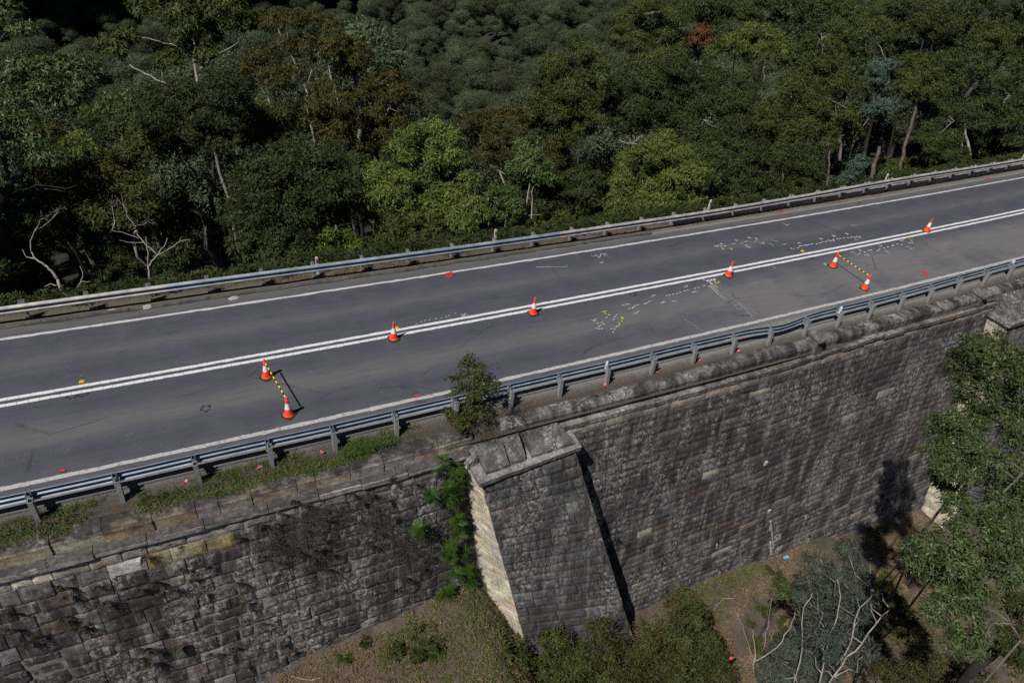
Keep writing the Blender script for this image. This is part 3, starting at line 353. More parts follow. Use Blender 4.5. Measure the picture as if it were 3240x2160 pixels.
 'F4':([(6.55,-6.2,-5.89,0.42),(6.96,-6.48,-6.46,0.45),(5.45,-6.13,-6.52,0.55),(6.18,-6.59,-6.65,0.58),(6.47,-7.15,-6.19,0.47),(5.08,-6.35,-6.95,0.47),(5.76,-6.97,-7.29,0.63),(6.28,-7.55,-6.62,0.53),(4.4,-6.67,-6.95,0.47),(4.66,-7.16,-7.7,0.63),(6.01,-7.65,-7.67,0.68),(3.88,-8.1,-7.13,0.74),(5.8,-8.13,-8.18,0.63),(4.06,-7.54,-8.73,0.63),(3.36,-7.68,-9.06,0.63),(4.43,-8.21,-9.3,0.74),(5.49,-8.52,-9.07,0.63),(6.07,-8.9,-8.26,0.58),(3.09,-7.85,-9.75,0.53),(4.65,-8.84,-9.5,0.63),(3.42,-8.4,-9.39,0.58)],[(0.055,[(3.62,-9.07,-8.45),(4.14,-8.37,-7.33),(4.65,-7.91,-6.49),(4.89,-7.53,-5.92),(4.89,-7.15,-5.49)]),(0.055,[(4.29,-8.89,-7.83),(5.1,-8.36,-6.72),(5.41,-8.05,-6.17),(5.96,-7.9,-5.66)]),(0.07,[(3.88,-9.19,-8.42),(4.67,-8.86,-7.55),(5.52,-8.69,-6.83),(6.35,-8.52,-6.11),(6.2,-8.24,-5.89)]),(0.06,[(2.81,-8.7,-8.54),(3.33,-8.07,-7.5),(3.64,-7.24,-6.37),(4.02,-7.06,-5.93)]),(0.05,[(1.77,-7.63,-7.99),(2.55,-7.67,-7.55),(3.09,-7.47,-6.98),(3.36,-7.21,-6.52)]),(0.03,[(2.06,-7.55,-7.72),(2.44,-7.1,-6.97),(2.71,-6.57,-6.2)]),(0.05,[(1.66,-7.96,-8.43),(1.88,-7.19,-7.42),(1.9,-6.96,-7.15)]),(0.03,[(1.77,-7.63,-7.99),(1.63,-6.9,-7.26),(1.53,-6.37,-6.72)])]),
 'F4b':([(5.05,-5.59,-8.25,0.25),(4.98,-5.6,-8.6,0.28),(4.95,-5.91,-8.32,0.25)],[]),
 'F5':([(-5.78,-4.24,-8.64,0.55),(-6.32,-4.27,-9.01,0.55),(-4.92,-4.22,-9.85,0.6),(-5.78,-4.48,-9.56,0.55),(-6.35,-4.26,-9.77,0.4)],[]),
 'F5b':([(-4.5,-4.86,-8.87,0.66),(-3.78,-5.05,-8.54,0.66),(-4.28,-5.46,-8.63,0.71),(-3.02,-5.54,-9.23,0.66),(-4.71,-4.93,-9.64,0.55)],[(0.02,[(-4.02,-5.39,-9.6),(-4.19,-4.58,-8.79),(-4.23,-4.03,-8.2)]),(0.02,[(-3.83,-5.48,-9.58),(-3.56,-4.97,-8.84),(-3.01,-4.59,-8.06)]),(0.02,[(-3.82,-5.27,-9.34),(-3.91,-4.71,-8.76),(-3.65,-4.23,-8.05)]),(0.02,[(-3.6,-5.44,-9.4),(-3.2,-5.21,-8.88),(-2.73,-5.07,-8.43)])]),
 'F5c':([(-2.75,-5.16,-8.57,0.57),(-2.17,-5.56,-8.98,0.72),(-1.22,-5.47,-8.48,0.67),(-1.6,-5.91,-9.62,0.72),(-0.75,-5.95,-9.31,0.77),(-0.1,-5.3,-8.6,0.62),(0.31,-5.02,-8.0,0.49),(0.22,-5.88,-9.07,0.67),(-0.13,-6.4,-10.03,0.67)],[(0.03,[(-0.63,-5.81,-8.92),(-0.6,-6.43,-9.61)])]),
 'F5d':([(0.03,-5.4,-6.58,0.48),(0.12,-5.81,-7.21,0.55),(0.49,-6.19,-8.2,0.55),(-0.2,-5.97,-8.0,0.6),(0.6,-6.92,-8.42,0.5),(-0.41,-6.96,-8.01,0.66),(0.47,-7.44,-8.29,0.5),(-0.3,-6.96,-9.37,0.55),(0.31,-7.27,-9.14,0.5)],[(0.025,[(0.21,-6.6,-8.3),(0.17,-6.37,-8.07),(-0.04,-6.2,-8.01)])]),
 'F6':([(6.29,-8.99,-6.26,0.39),(6.6,-9.0,-6.06,0.3),(6.33,-9.55,-6.21,0.52),(7.09,-10.06,-7.23,0.57),(6.76,-10.05,-7.72,0.54),(7.92,-10.58,-7.91,0.57),(8.5,-11.21,-7.48,0.52),(5.75,-9.91,-7.65,0.47),(7.75,-11.12,-7.38,0.49)],[]),
 'S1':([(-6.21,0.54,1.24,0.19),(-6.31,0.48,0.91,0.28),(-6.12,0.05,1.09,0.28),(-6.66,0.17,0.67,0.3),(-6.06,-0.1,0.79,0.3),(-6.45,-0.27,0.57,0.39),(-5.98,-0.57,0.87,0.26),(-6.93,-0.08,0.36,0.26),(-6.59,-0.37,-0.03,0.39),(-7.11,-0.48,0.06,0.28),(-6.28,-0.76,0.12,0.28),(-6.95,-0.91,0.04,0.26),(-6.93,0.4,0.67,0.15)],[(0.05,[(-6.78,-0.92,-0.57),(-6.64,-0.71,-0.25),(-6.43,-0.27,0.38),(-6.27,0.34,1.18)])]),
}
MARKS=[('w',0.05,[(7.78,5.86),(7.74,5.77),(7.83,5.81),(7.8,5.74)]),('w',0.05,[(7.8,5.71),(7.97,5.84)]),('w',0.05,[(8.04,5.74),(8.0,5.71),(7.96,5.7),(7.94,5.73),(7.95,5.77),(7.99,5.8),(8.03,5.8),(8.05,5.78),(8.04,5.74)]),('w',0.05,[(8.04,5.76),(8.0,5.64)]),('w',0.05,[(8.14,5.92),(8.14,5.82),(8.21,5.95),(8.21,5.83),(8.28,5.97),(8.31,5.88)]),('w',0.05,[(8.17,5.72),(8.18,5.65),(8.3,5.76),(8.25,5.65),(8.32,5.68)]),('w',0.05,[(8.37,5.45),(8.33,5.43),(8.29,5.42),(8.27,5.44),(8.29,5.47),(8.32,5.5),(8.36,5.5),(8.38,5.48),(8.37,5.45)]),('w',0.05,[(8.31,5.37),(8.4,5.39),(8.31,5.33),(8.42,5.34)]),('w',0.05,[(8.67,5.75),(8.88,5.74)]),('w',0.05,[(9.26,5.71),(9.21,5.68),(9.15,5.68),(9.12,5.7),(9.13,5.74),(9.18,5.77),(9.24,5.78),(9.27,5.75),(9.26,5.71)]),('w',0.05,[(9.39,5.77),(9.6,5.76)]),('w',0.05,[(9.04,5.99),(9.1,5.93),(9.13,6.02),(9.11,5.89),(9.24,5.91)]),('w',0.05,[(9.79,5.99),(9.94,6.06),(9.89,5.95),(10.03,6.0),(10.01,5.91)]),('w',0.05,[(9.21,5.48),(9.32,5.5),(9.29,5.37),(9.4,5.4),(9.33,5.23)]),('w',0.05,[(9.26,5.33),(9.2,5.31),(9.17,5.34),(9.18,5.4),(9.22,5.45),(9.28,5.47),(9.31,5.44),(9.3,5.38),(9.26,5.33)]),('w',0.05,[(9.34,5.27),(9.29,5.25),(9.26,5.28),(9.27,5.34),(9.31,5.39),(9.36,5.41),(9.39,5.38),(9.38,5.32),(9.34,5.27)]),('w',0.05,[(10.1,5.87),(10.23,5.88),(10.1,5.75),(10.21,5.76),(10.05,5.66)]),('w',0.05,[(9.9,5.63),(9.99,5.63)]),('w',0.05,[(10.15,5.43),(10.1,5.41),(10.07,5.43),(10.07,5.48),(10.11,5.53),(10.16,5.55),(10.19,5.53),(10.19,5.48),(10.15,5.43)]),('w',0.05,[(10.2,5.44),(10.31,5.45),(10.17,5.35),(10.24,5.29)]),('w',0.05,[(11.07,5.1),(11.14,5.02),(11.33,5.09)]),('w',0.05,[(12.63,6.77),(12.69,6.5),(12.89,6.57)]),('w',0.05,[(16.14,5.69),(16.22,5.56),(16.38,5.55)]),('w',0.05,[(11.27,4.72),(11.2,4.62),(11.25,4.56),(11.43,4.63)]),('w',0.05,[(11.96,5.01),(11.98,4.9),(12.11,4.94)]),('w',0.05,[(11.91,4.92),(12.05,5.01)]),('w',0.05,[(13.37,5.07),(13.37,4.92),(13.49,4.95)]),('w',0.05,[(13.46,4.99),(13.41,4.96),(13.34,4.96),(13.31,4.99),(13.33,5.03),(13.38,5.06),(13.44,5.06),(13.48,5.03),(13.46,4.99)]),('w',0.05,[(14.25,5.12),(14.22,4.98),(14.41,5.07)]),('w',0.05,[(14.31,5.12),(14.26,4.96),(14.39,4.95)]),('w',0.05,[(15.09,5.08),(15.09,4.97),(15.25,5.0)]),('w',0.05,[(15.19,5.13),(15.09,4.93)]),('w',0.05,[(15.14,4.73),(15.25,4.65),(15.23,4.56)]),('w',0.05,[(15.29,4.64),(15.49,4.7),(15.38,4.54),(15.61,4.63)]),('w',0.05,[(15.11,4.52),(15.1,4.4),(15.24,4.43)]),('w',0.05,[(15.59,4.67),(15.54,4.5)]),('w',0.05,[(13.93,3.66),(13.87,3.53),(14.08,3.61),(14.0,3.44),(13.89,3.39)]),('w',0.05,[(13.91,3.41),(14.04,3.31),(14.14,3.4)]),('w',0.05,[(14.51,3.73),(14.47,3.61),(14.65,3.66)]),('w',0.05,[(14.39,3.57),(14.5,3.51)]),('w',0.05,[(14.34,3.24),(14.43,3.19),(14.45,3.08)]),('w',0.05,[(14.54,3.26),(14.53,3.09)]),('w',0.05,[(15.87,3.76),(15.88,3.67),(16.02,3.67)]),('w',0.05,[(15.97,3.63),(15.9,3.59),(15.82,3.58),(15.79,3.62),(15.82,3.67),(15.89,3.7),(15.96,3.71),(16.0,3.68),(15.97,3.63)]),('w',0.05,[(15.73,3.27),(15.76,3.13),(15.83,3.05)]),('w',0.05,[(15.79,3.21),(15.74,3.06)]),('w',0.05,[(17.41,3.83),(17.45,3.74),(17.71,3.8)]),('w',0.05,[(17.34,3.71),(17.58,3.75)]),('w',0.05,[(17.16,3.24),(17.31,3.09),(17.5,2.97)]),('w',0.05,[(17.15,3.03),(17.28,2.95)]),('w',0.05,[(10.46,5.3),(10.56,5.23),(10.55,5.09)]),('w',0.05,[(11.72,3.16),(11.85,3.18),(11.72,3.05),(11.83,3.06)]),('w',0.05,[(9.16,3.61),(9.23,3.49)]),('w',0.05,[(10.74,4.04),(10.87,4.04)]),('w',0.05,[(10.96,4.02),(11.04,4.02)]),('w',0.09,[(11.55,4.61),(11.63,4.6)]),('w',0.09,[(11.75,4.71),(11.82,4.71)]),('w',0.09,[(11.86,4.71),(11.93,4.71)]),('w',0.09,[(12.06,4.71),(12.14,4.71)]),('w',0.09,[(12.18,4.7),(12.26,4.7)]),('w',0.09,[(12.33,4.71),(12.41,4.71)]),('w',0.09,[(12.52,4.71),(12.6,4.71)]),('w',0.09,[(12.77,4.66),(12.85,4.66)]),('w',0.09,[(12.99,4.68),(13.07,4.67)]),('w',0.09,[(13.2,4.73),(13.28,4.72)]),('w',0.09,[(13.39,4.71),(13.47,4.71)]),('w',0.09,[(13.61,4.76),(13.69,4.76)]),('w',0.09,[(13.71,4.7),(13.79,4.7)]),('w',0.09,[(13.87,4.68),(13.95,4.67)]),('w',0.09,[(13.93,4.77),(14.02,4.76)]),('w',0.09,[(14.19,4.75),(14.27,4.75)]),('w',0.09,[(14.36,4.75),(14.45,4.74)]),('w',0.09,[(14.6,4.74),(14.69,4.73)]),('w',0.09,[(14.84,4.71),(14.92,4.71)]),('w',0.09,[(15.02,4.68),(15.1,4.68)]),('w',0.09,[(14.22,3.39),(14.3,3.38)]),('w',0.09,[(14.56,3.42),(14.64,3.41)]),('w',0.09,[(14.87,3.47),(14.95,3.47)]),('w',0.09,[(15.02,3.47),(15.1,3.46)]),('w',0.09,[(15.33,3.35),(15.42,3.34)]),('w',0.09,[(15.53,3.42),(15.61,3.41)]),('w',0.09,[(15.85,3.44),(15.93,3.43)]),('w',0.09,[(16.16,3.48),(16.25,3.47)]),('w',0.09,[(16.48,3.48),(16.56,3.48)]),('w',0.09,[(16.59,3.54),(16.67,3.54)]),('w',0.09,[(16.88,3.55),(16.97,3.55)]),('w',0.09,[(17.06,3.45),(17.15,3.45)]),('w',0.09,[(17.61,3.45),(17.7,3.45)]),('w',0.09,[(17.8,3.44),(17.88,3.43)]),('w',0.03,[(9.66,5.67),(9.7,5.65)]),('w',0.03,[(9.76,5.62),(9.81,5.6)]),('w',0.03,[(10.57,5.59),(10.62,5.57)]),('w',0.03,[(10.8,5.53),(10.85,5.51)]),('w',0.03,[(10.86,5.5),(10.91,5.48)]),('w',0.03,[(10.92,5.44),(10.97,5.42)]),('w',0.03,[(10.97,5.4),(11.02,5.37)]),('w',0.03,[(11.02,5.33),(11.07,5.31)]),('y',0.07,[(7.99,5.6),(7.95,5.45)]),('y',0.05,[(5.77,3.31),(5.87,3.33),(5.76,3.25),(5.84,3.24)]),('y',0.05,[(5.85,3.23),(5.97,3.31)]),('y',0.05,[(5.99,3.35),(5.99,3.24)]),('y',0.05,[(18.12,3.98),(18.05,3.75),(17.93,3.49)]),('y',0.05,[(18.11,3.9),(18.36,3.95)]),('y',0.05,[(17.97,3.63),(18.1,3.6)]),('w',0.045,[(5.5,3.49),(5.63,3.54),(5.51,3.43)]),('w',0.045,[(5.6,3.52),(5.56,3.5),(5.52,3.49),(5.5,3.51),(5.52,3.55),(5.55,3.57),(5.59,3.58),(5.61,3.56),(5.6,3.52)]),('w',0.045,[(5.63,3.54),(5.59,3.24)]),('w',0.045,[(5.54,3.28),(5.65,3.28)]),('w',0.045,[(5.78,3.59),(5.77,3.48),(5.85,3.6),(5.82,3.46)]),('w',0.045,[(5.96,3.6),(5.88,3.44),(6.02,3.56)]),('w',0.045,[(5.66,3.13),(5.62,3.1),(5.57,3.1),(5.54,3.12),(5.55,3.16),(5.6,3.19),(5.64,3.19),(5.67,3.17),(5.66,3.13)]),('w',0.045,[(5.39,3.18),(5.36,2.57)]),('w',0.045,[(5.46,3.19),(5.5,2.7)]),('w',0.045,[(5.36,2.57),(5.38,2.61),(5.39,2.21),(5.5,2.22),(5.51,2.58),(5.67,2.55),(5.71,2.1),(5.84,2.11),(5.84,2.68),(5.88,2.56),(5.95,2.58),(5.82,3.03),(5.69,3.02),(5.71,2.65)]),('w',0.045,[(5.6,3.03),(5.7,3.01)]),('w',0.05,[(1.2,3.04),(1.16,3.02),(1.12,3.02),(1.09,3.04),(1.1,3.07),(1.13,3.1),(1.17,3.1),(1.2,3.08),(1.2,3.04)]),('w',0.05,[(1.35,3.06),(1.31,3.03),(1.27,3.03),(1.24,3.05),(1.24,3.09),(1.28,3.11),(1.32,3.11),(1.35,3.09),(1.35,3.06)]),('w',0.05,[(1.44,3.04),(1.41,3.01),(1.37,3.01),(1.34,3.03),(1.34,3.07),(1.37,3.09),(1.42,3.09),(1.45,3.07),(1.44,3.04)]),('w',0.05,[(-0.42,2.53),(-0.45,2.51),(-0.5,2.51),(-0.52,2.53),(-0.52,2.57),(-0.49,2.59),(-0.44,2.59),(-0.41,2.57),(-0.42,2.53)]),('w',0.05,[(-0.5,2.45),(-0.41,2.48)]),('w',0.05,[(-0.33,2.56),(-0.35,2.54),(-0.38,2.54),(-0.39,2.56),(-0.39,2.58),(-0.37,2.59),(-0.35,2.6),(-0.33,2.58),(-0.33,2.56)]),('w',0.05,[(-0.65,2.09),(-0.53,1.98)]),('w',0.05,[(0.21,1.95),(0.18,1.92),(0.11,1.89),(0.06,1.89),(0.05,1.92),(0.08,1.96),(0.14,1.98),(0.2,1.98),(0.21,1.95)]),('w',0.05,[(0.03,1.81),(0.01,1.79),(-0.02,1.79),(-0.04,1.81),(-0.04,1.84),(-0.01,1.86),(0.02,1.86),(0.04,1.84),(0.03,1.81)]),('w',0.05,[(0.2,1.94),(0.3,1.95)]),('w',0.05,[(1.36,2.44),(1.31,2.41),(1.26,2.4),(1.23,2.43),(1.23,2.48),(1.28,2.51),(1.33,2.51),(1.36,2.48),(1.36,2.44)]),('w',0.05,[(1.4,2.48),(1.42,2.44),(1.49,2.52),(1.6,2.52)]),('w',0.05,[(2.68,3.27),(2.65,3.23),(2.59,3.2),(2.54,3.19),(2.53,3.22),(2.56,3.27),(2.62,3.3),(2.67,3.3),(2.68,3.27)]),('w',0.05,[(2.69,3.26),(2.73,3.26),(2.79,3.23)]),('w',0.05,[(2.79,3.24),(2.77,3.22),(2.74,3.22),(2.72,3.24),(2.73,3.26),(2.75,3.28),(2.78,3.28),(2.8,3.26),(2.79,3.24)]),('w',0.05,[(2.8,2.76),(2.77,2.72),(2.71,2.69),(2.66,2.69),(2.65,2.72),(2.69,2.76),(2.75,2.79),(2.79,2.78),(2.8,2.76)]),('w',0.05,[(2.78,2.76),(2.87,2.78),(2.85,2.71),(2.92,2.75)]),('w',0.05,[(3.22,2.74),(3.25,2.67),(3.34,2.63),(3.41,2.7),(3.37,2.78)]),('w',0.05,[(4.43,3.46),(4.39,3.41),(4.33,3.37),(4.27,3.37),(4.26,3.4),(4.3,3.45),(4.36,3.48),(4.42,3.49),(4.43,3.46)]),('w',0.05,[(4.44,3.46),(4.47,3.42),(4.5,3.49),(4.56,3.45)]),('w',0.05,[(4.45,3.0),(4.41,2.97),(4.36,2.96),(4.33,2.99),(4.34,3.03),(4.38,3.07),(4.44,3.07),(4.46,3.04),(4.45,3.0)]),('w',0.05,[(4.47,3.01),(4.46,2.95),(4.57,3.01),(4.57,2.94),(4.66,2.99),(4.67,2.94)]),('w',0.05,[(5.42,3.65),(5.49,3.67),(5.47,3.58),(5.41,3.59)]),('w',0.05,[(5.49,3.5),(5.62,3.57),(5.51,3.46)]),('w',0.05,[(5.61,3.53),(5.58,3.24)]),('w',0.05,[(5.52,3.26),(5.61,3.26)]),('w',0.05,[(5.65,3.14),(5.61,3.11),(5.57,3.11),(5.54,3.13),(5.54,3.17),(5.58,3.19),(5.63,3.19),(5.66,3.17),(5.65,3.14)]),('w',0.05,[(5.71,3.57),(5.66,3.43),(5.82,3.58),(5.75,3.43)]),('w',0.05,[(5.9,3.57),(5.83,3.41)]),('w',0.05,[(5.94,3.58),(5.94,3.45)]),('w',0.06,[(5.32,3.15),(5.39,3.15)]),('w',0.06,[(5.14,3.24),(5.21,3.25)]),('w',0.06,[(4.83,3.2),(4.9,3.21)]),('w',0.06,[(4.64,3.19),(4.71,3.2)]),('w',0.06,[(4.27,3.17),(4.34,3.18)]),('w',0.06,[(4.1,3.15),(4.17,3.16)]),('w',0.06,[(3.87,3.14),(3.94,3.14)]),('w',0.06,[(3.68,3.09),(3.75,3.1)]),('w',0.06,[(3.5,3.1),(3.57,3.11)]),('w',0.06,[(3.31,3.08),(3.38,3.09)]),('w',0.06,[(2.25,2.94),(2.32,2.95)]),('w',0.06,[(1.98,2.86),(2.05,2.86)]),('w',0.06,[(1.68,2.88),(1.75,2.89)]),('w',0.06,[(1.56,2.86),(1.62,2.87)]),('w',0.06,[(1.43,2.81),(1.5,2.82)]),('w',0.06,[(1.36,2.75),(1.42,2.76)]),('w',0.06,[(0.52,2.55),(0.58,2.56)]),('w',0.06,[(0.39,2.46),(0.45,2.46)]),('w',0.06,[(0.27,2.34),(0.33,2.34)]),('w',0.06,[(-0.25,2.19),(-0.19,2.2)]),('w',0.06,[(-0.26,2.3),(-0.2,2.31)]),('w',0.06,[(-0.44,2.31),(-0.38,2.32)]),('w',0.06,[(-0.41,2.16),(-0.36,2.17)]),('w',0.06,[(-0.51,2.1),(-0.45,2.11)]),('w',0.06,[(-0.46,1.98),(-0.4,1.98)]),('w',0.06,[(3.17,3.08),(3.24,3.09)]),('w',0.06,[(2.09,2.88),(2.16,2.89)]),('w',0.06,[(1.22,2.76),(1.29,2.77)]),('w',0.06,[(0.25,2.65),(0.32,2.65)]),('w',0.06,[(0.07,2.52),(0.13,2.53)]),('w',0.06,[(-0.12,1.86),(-0.06,1.87)]),('w',0.06,[(-0.16,1.67),(-0.1,1.68)]),('y',0.05,[(0.11,2.89),(0.32,2.89)]),('y',0.05,[(0.2,2.88),(0.2,2.73)]),('y',0.05,[(0.72,2.35),(0.68,2.3),(0.62,2.25),(0.56,2.24),(0.54,2.27),(0.57,2.32),(0.64,2.37),(0.7,2.38),(0.72,2.35)]),('y',0.05,[(0.67,2.4),(0.63,2.23)]),('y',0.05,[(0.38,2.12),(0.36,1.97)]),('y',0.05,[(0.52,2.19),(0.55,2.1)]),('w',0.02,[(2.95,1.55),(3.02,1.26),(3.19,0.7)]),('w',0.04,[(2.0,6.57),(1.93,6.51),(1.84,6.5),(1.79,6.54),(1.8,6.62),(1.87,6.68),(1.95,6.69),(2.01,6.64),(2.0,6.57)]),('w',0.04,[(2.02,6.58),(2.03,6.38),(1.98,6.36)]),('w',0.04,[(2.04,6.33),(2.31,6.63)]),('w',0.04,[(2.32,6.55),(2.5,6.55),(2.32,6.45),(2.51,6.42),(2.3,6.36)]),('w',0.04,[(-0.88,6.4),(-0.28,6.26),(0.3,6.07),(0.43,6.18)]),('w',0.04,[(1.83,5.98),(2.03,6.02),(1.92,5.9)]),('w',0.04,[(-4.9,4.24),(-4.93,4.2),(-4.97,4.19),(-5.0,4.22),(-5.0,4.27),(-4.97,4.32),(-4.92,4.32),(-4.89,4.29),(-4.9,4.24)]),('w',0.04,[(-4.9,4.24),(-4.99,4.12)]),('w',0.04,[(-4.92,4.14),(-4.79,4.29)]),('w',0.04,[(-4.75,4.16),(-4.78,4.13),(-4.81,4.12),(-4.84,4.15),(-4.84,4.19),(-4.81,4.22),(-4.77,4.22),(-4.75,4.2),(-4.75,4.16)]),('w',0.05,[(-6.69,4.17),(-6.65,4.17)]),('w',0.05,[(-6.49,4.26),(-6.45,4.26)]),('w',0.05,[(-6.34,4.29),(-6.3,4.3)]),('w',0.05,[(-6.18,4.28),(-6.14,4.28)]),('w',0.05,[(-5.94,4.28),(-5.89,4.28)]),('w',0.05,[(-5.74,4.26),(-5.69,4.26)]),('w',0.05,[(-5.56,4.27),(-5.51,4.28)]),('w',0.05,[(-5.44,4.31),(-5.39,4.32)]),('w',0.05,[(-5.16,4.39),(-5.12,4.39)]),('w',0.02,[(5.74,1.81),(5.87,1.74),(6.0,0.97)]),('w',0.02,[(5.76,1.8),(5.77,1.1),(5.66,0.88)]),('w',0.02,[(5.43,1.71),(5.64,1.73)]),('w',0.02,[(5.66,1.23),(5.75,0.9)]),('w',0.02,[(5.43,1.53),(5.61,1.43)]),('r',0.12,[(15.9,1.39),(16.12,1.25),(15.83,1.18)]),('r',0.12,[(15.63,1.16),(15.83,0.91)]),('r',0.12,[(15.95,1.35),(15.91,1.09),(15.84,0.96)]),('r',0.07,[(13.23,7.71),(13.39,7.36)]),('r',0.07,[(13.11,7.47),(13.64,7.52)]),('r',0.13,[(-4.52,6.93),(-4.31,6.98),(-4.41,6.81)]),('r',0.13,[(-4.62,6.76),(-4.49,6.66),(-4.34,6.82)]),('r',0.13,[(-4.52,6.84),(-4.4,6.75)]),('r',0.06,[(29.73,8.03),(30.24,7.96)]),('r',0.06,[(30.11,8.16),(30.02,7.8)]),('r',0.12,[(-7.85,0.75),(-7.76,0.7)]),('r',0.08,[(1.59,0.64),(1.66,0.61)]),('r',0.12,[(-17.23,0.94),(-17.15,0.89)]),('k',0.06,[(-17.11,0.89),(-17.13,0.85),(-17.18,0.85),(-17.24,0.88),(-17.26,0.94),(-17.24,0.97),(-17.19,0.97),(-17.14,0.94),(-17.11,0.89)])]
MISC={'flags': [(-18.19, -0.16, -0.3), (-16.12, -0.14, -0.3), (-14.45, -0.35, -0.3), (-12.63, -0.45, -0.3), (-10.98, -0.47, -0.3), (-1.81, -0.56, -0.3), (0.27, -0.54, -0.3), (2.14, -0.51, -0.3), (3.88, -0.52, -0.3)], 'studs': [(-16.8, 4.35, 0.0), (-7.37, 4.16, 0.0), (11.61, 4.32, 0.0)], 'rings': [(-17.04, 3.82, 0.0), (-16.78, 3.82, 0.0), (1.95, 3.6, 0.0), (11.56, 3.71, 0.0), (-13.67, 2.12, 0.0)], 'stubs': [(7.51, -0.63, -0.1), (17.28, -0.28, -0.1)], 'litter': (8.96, -3.24, -11.72), 'redflag': (2.08, -6.72, -9.71), 'pipes': [(7.54, -2.63, -9.24), (8.11, -2.88, -10.81), (9.79, -2.64, -9.44), (10.51, -2.92, -11.19), (13.24, -2.82, -10.76), (13.81, -3.09, -12.49), (4.48, -2.61, -9.03), (5.06, -2.92, -10.94), (15.82, -2.8, -10.93), (1.6, -2.62, -9.03), (2.14, -2.92, -10.87)], 'pipeline': [(7.38, -2.58, -8.95), (8.11, -2.89, -10.89), (7.75, -2.8, -10.33), (8.04, -2.95, -11.23), (6.16, -2.01, -5.44), (7.19, -2.49, -8.4)], 'SA': [(8.03, -2.8, -10.31), (8.31, -2.78, -10.19), (8.38, -2.93, -11.14), (8.67, -2.94, -11.23)], 'ferns': [(-7.73, -1.46, -0.63), (-7.36, -1.52, -1.15), (-7.51, -1.62, -1.71), (-7.22, -1.61, -1.71), (-7.32, -1.73, -2.43), (-7.56, -1.68, -2.04), (-7.23, -1.84, -3.13), (-7.29, -1.95, -3.78), (-7.55, -2.04, -4.23), (-7.03, -2.08, -4.61), (-6.98, -2.2, -5.36), (-7.35, -2.22, -5.38), (-6.82, -2.31, -6.06), (-7.65, -2.1, -4.57), (-8.13, -1.66, -1.75), (-8.51, -1.92, -3.24), (-7.63, -2.34, -6.0)], 'groundferns': [(-8.98, -3.38, -7.12), (-8.57, -3.64, -7.23), (-11.26, -2.77, -7.09), (-6.15, -3.49, -7.73), (-6.38, -4.12, -7.74)], 'farpost': [(-18.53, 8.16, -0.1), (29.41, 8.59, -0.1)], 'delin': [(-9.14, 8.76, 0.0), (-1.99, 8.31, 0.0), (9.19, 8.31, 0.0), (21.63, 9.14, 0.0), (34.37, 8.63, 0.0)], 'rocks': [(-12.23, 7.46, -0.1), (-14.95, 7.72, -0.1), (-16.01, 7.82, -0.1)], 'tufts': [(-17.57, -1.42, -1.5), (-17.57, -1.48, -1.86), (-16.9, -1.49, -1.85), (-16.83, -1.58, -2.41), (-17.79, -1.6, -2.61), (-17.81, -1.57, -2.44), (-18.86, -1.55, -2.42), (-18.72, -1.65, -3.03), (-16.0, -1.58, -2.3), (-15.61, -1.57, -2.2), (-15.35, -1.65, -2.64), (-14.94, -1.55, -2.0), (-14.52, -1.56, -2.07), (-14.67, -1.72, -3.06), (-13.69, -1.74, -3.09), (-13.54, -1.47, -1.45), (-13.08, -1.63, -2.33), (-12.56, -1.48, -1.39), (-12.32, -1.42, -1.01), (-11.93, -1.38, -0.73), (-11.73, -1.42, -0.96), (-12.55, -1.71, -2.78), (-12.54, -1.6, -2.11), (-12.11, -1.67, -2.5), (-11.72, -1.57, -1.87), (-11.4, -1.52, -1.55), (-11.61, -1.71, -2.7), (-11.76, -1.75, -2.99), (-11.36, -1.65, -2.34), (-12.95, -1.44, -1.2), (-14.85, -1.63, -2.48), (-16.22, -1.96, -4.61), (-16.39, -1.92, -4.4), (-16.66, -1.96, -4.68), (-15.66, -1.99, -4.78), (-14.86, -2.12, -5.45), (-14.24, -2.14, -5.52), (-14.11, -2.3, -6.53), (-13.33, -2.05, -4.89), (-12.99, -2.25, -6.11), (-12.82, -2.31, -6.47), (-15.04, -1.4, -1.12), (-15.72, -1.42, -1.31), (-17.51, -1.67, -3.02), (-16.38, -2.02, -5.03), (-18.48, -1.64, -2.93), (-11.22, -1.76, -2.98), (-11.4, -1.84, -3.49), (-13.74, -1.88, -3.9), (-18.71, -1.46, -1.91), (-10.24, -1.51, -1.43), (-9.96, -1.47, -1.14), (-9.73, -1.73, -2.74), (-9.3, -1.67, -2.32), (-10.02, -1.79, -3.1), (-9.25, -1.9, -3.72), (-9.07, -2.09, -4.87), (-9.56, -2.14, -5.18), (-8.22, -1.99, -4.35), (-8.53, -2.06, -4.72), (-8.67, -1.49, -1.2), (-9.31, -1.43, -0.88), (-10.45, -1.44, -1.03), (-9.48, -1.54, -1.58)]}
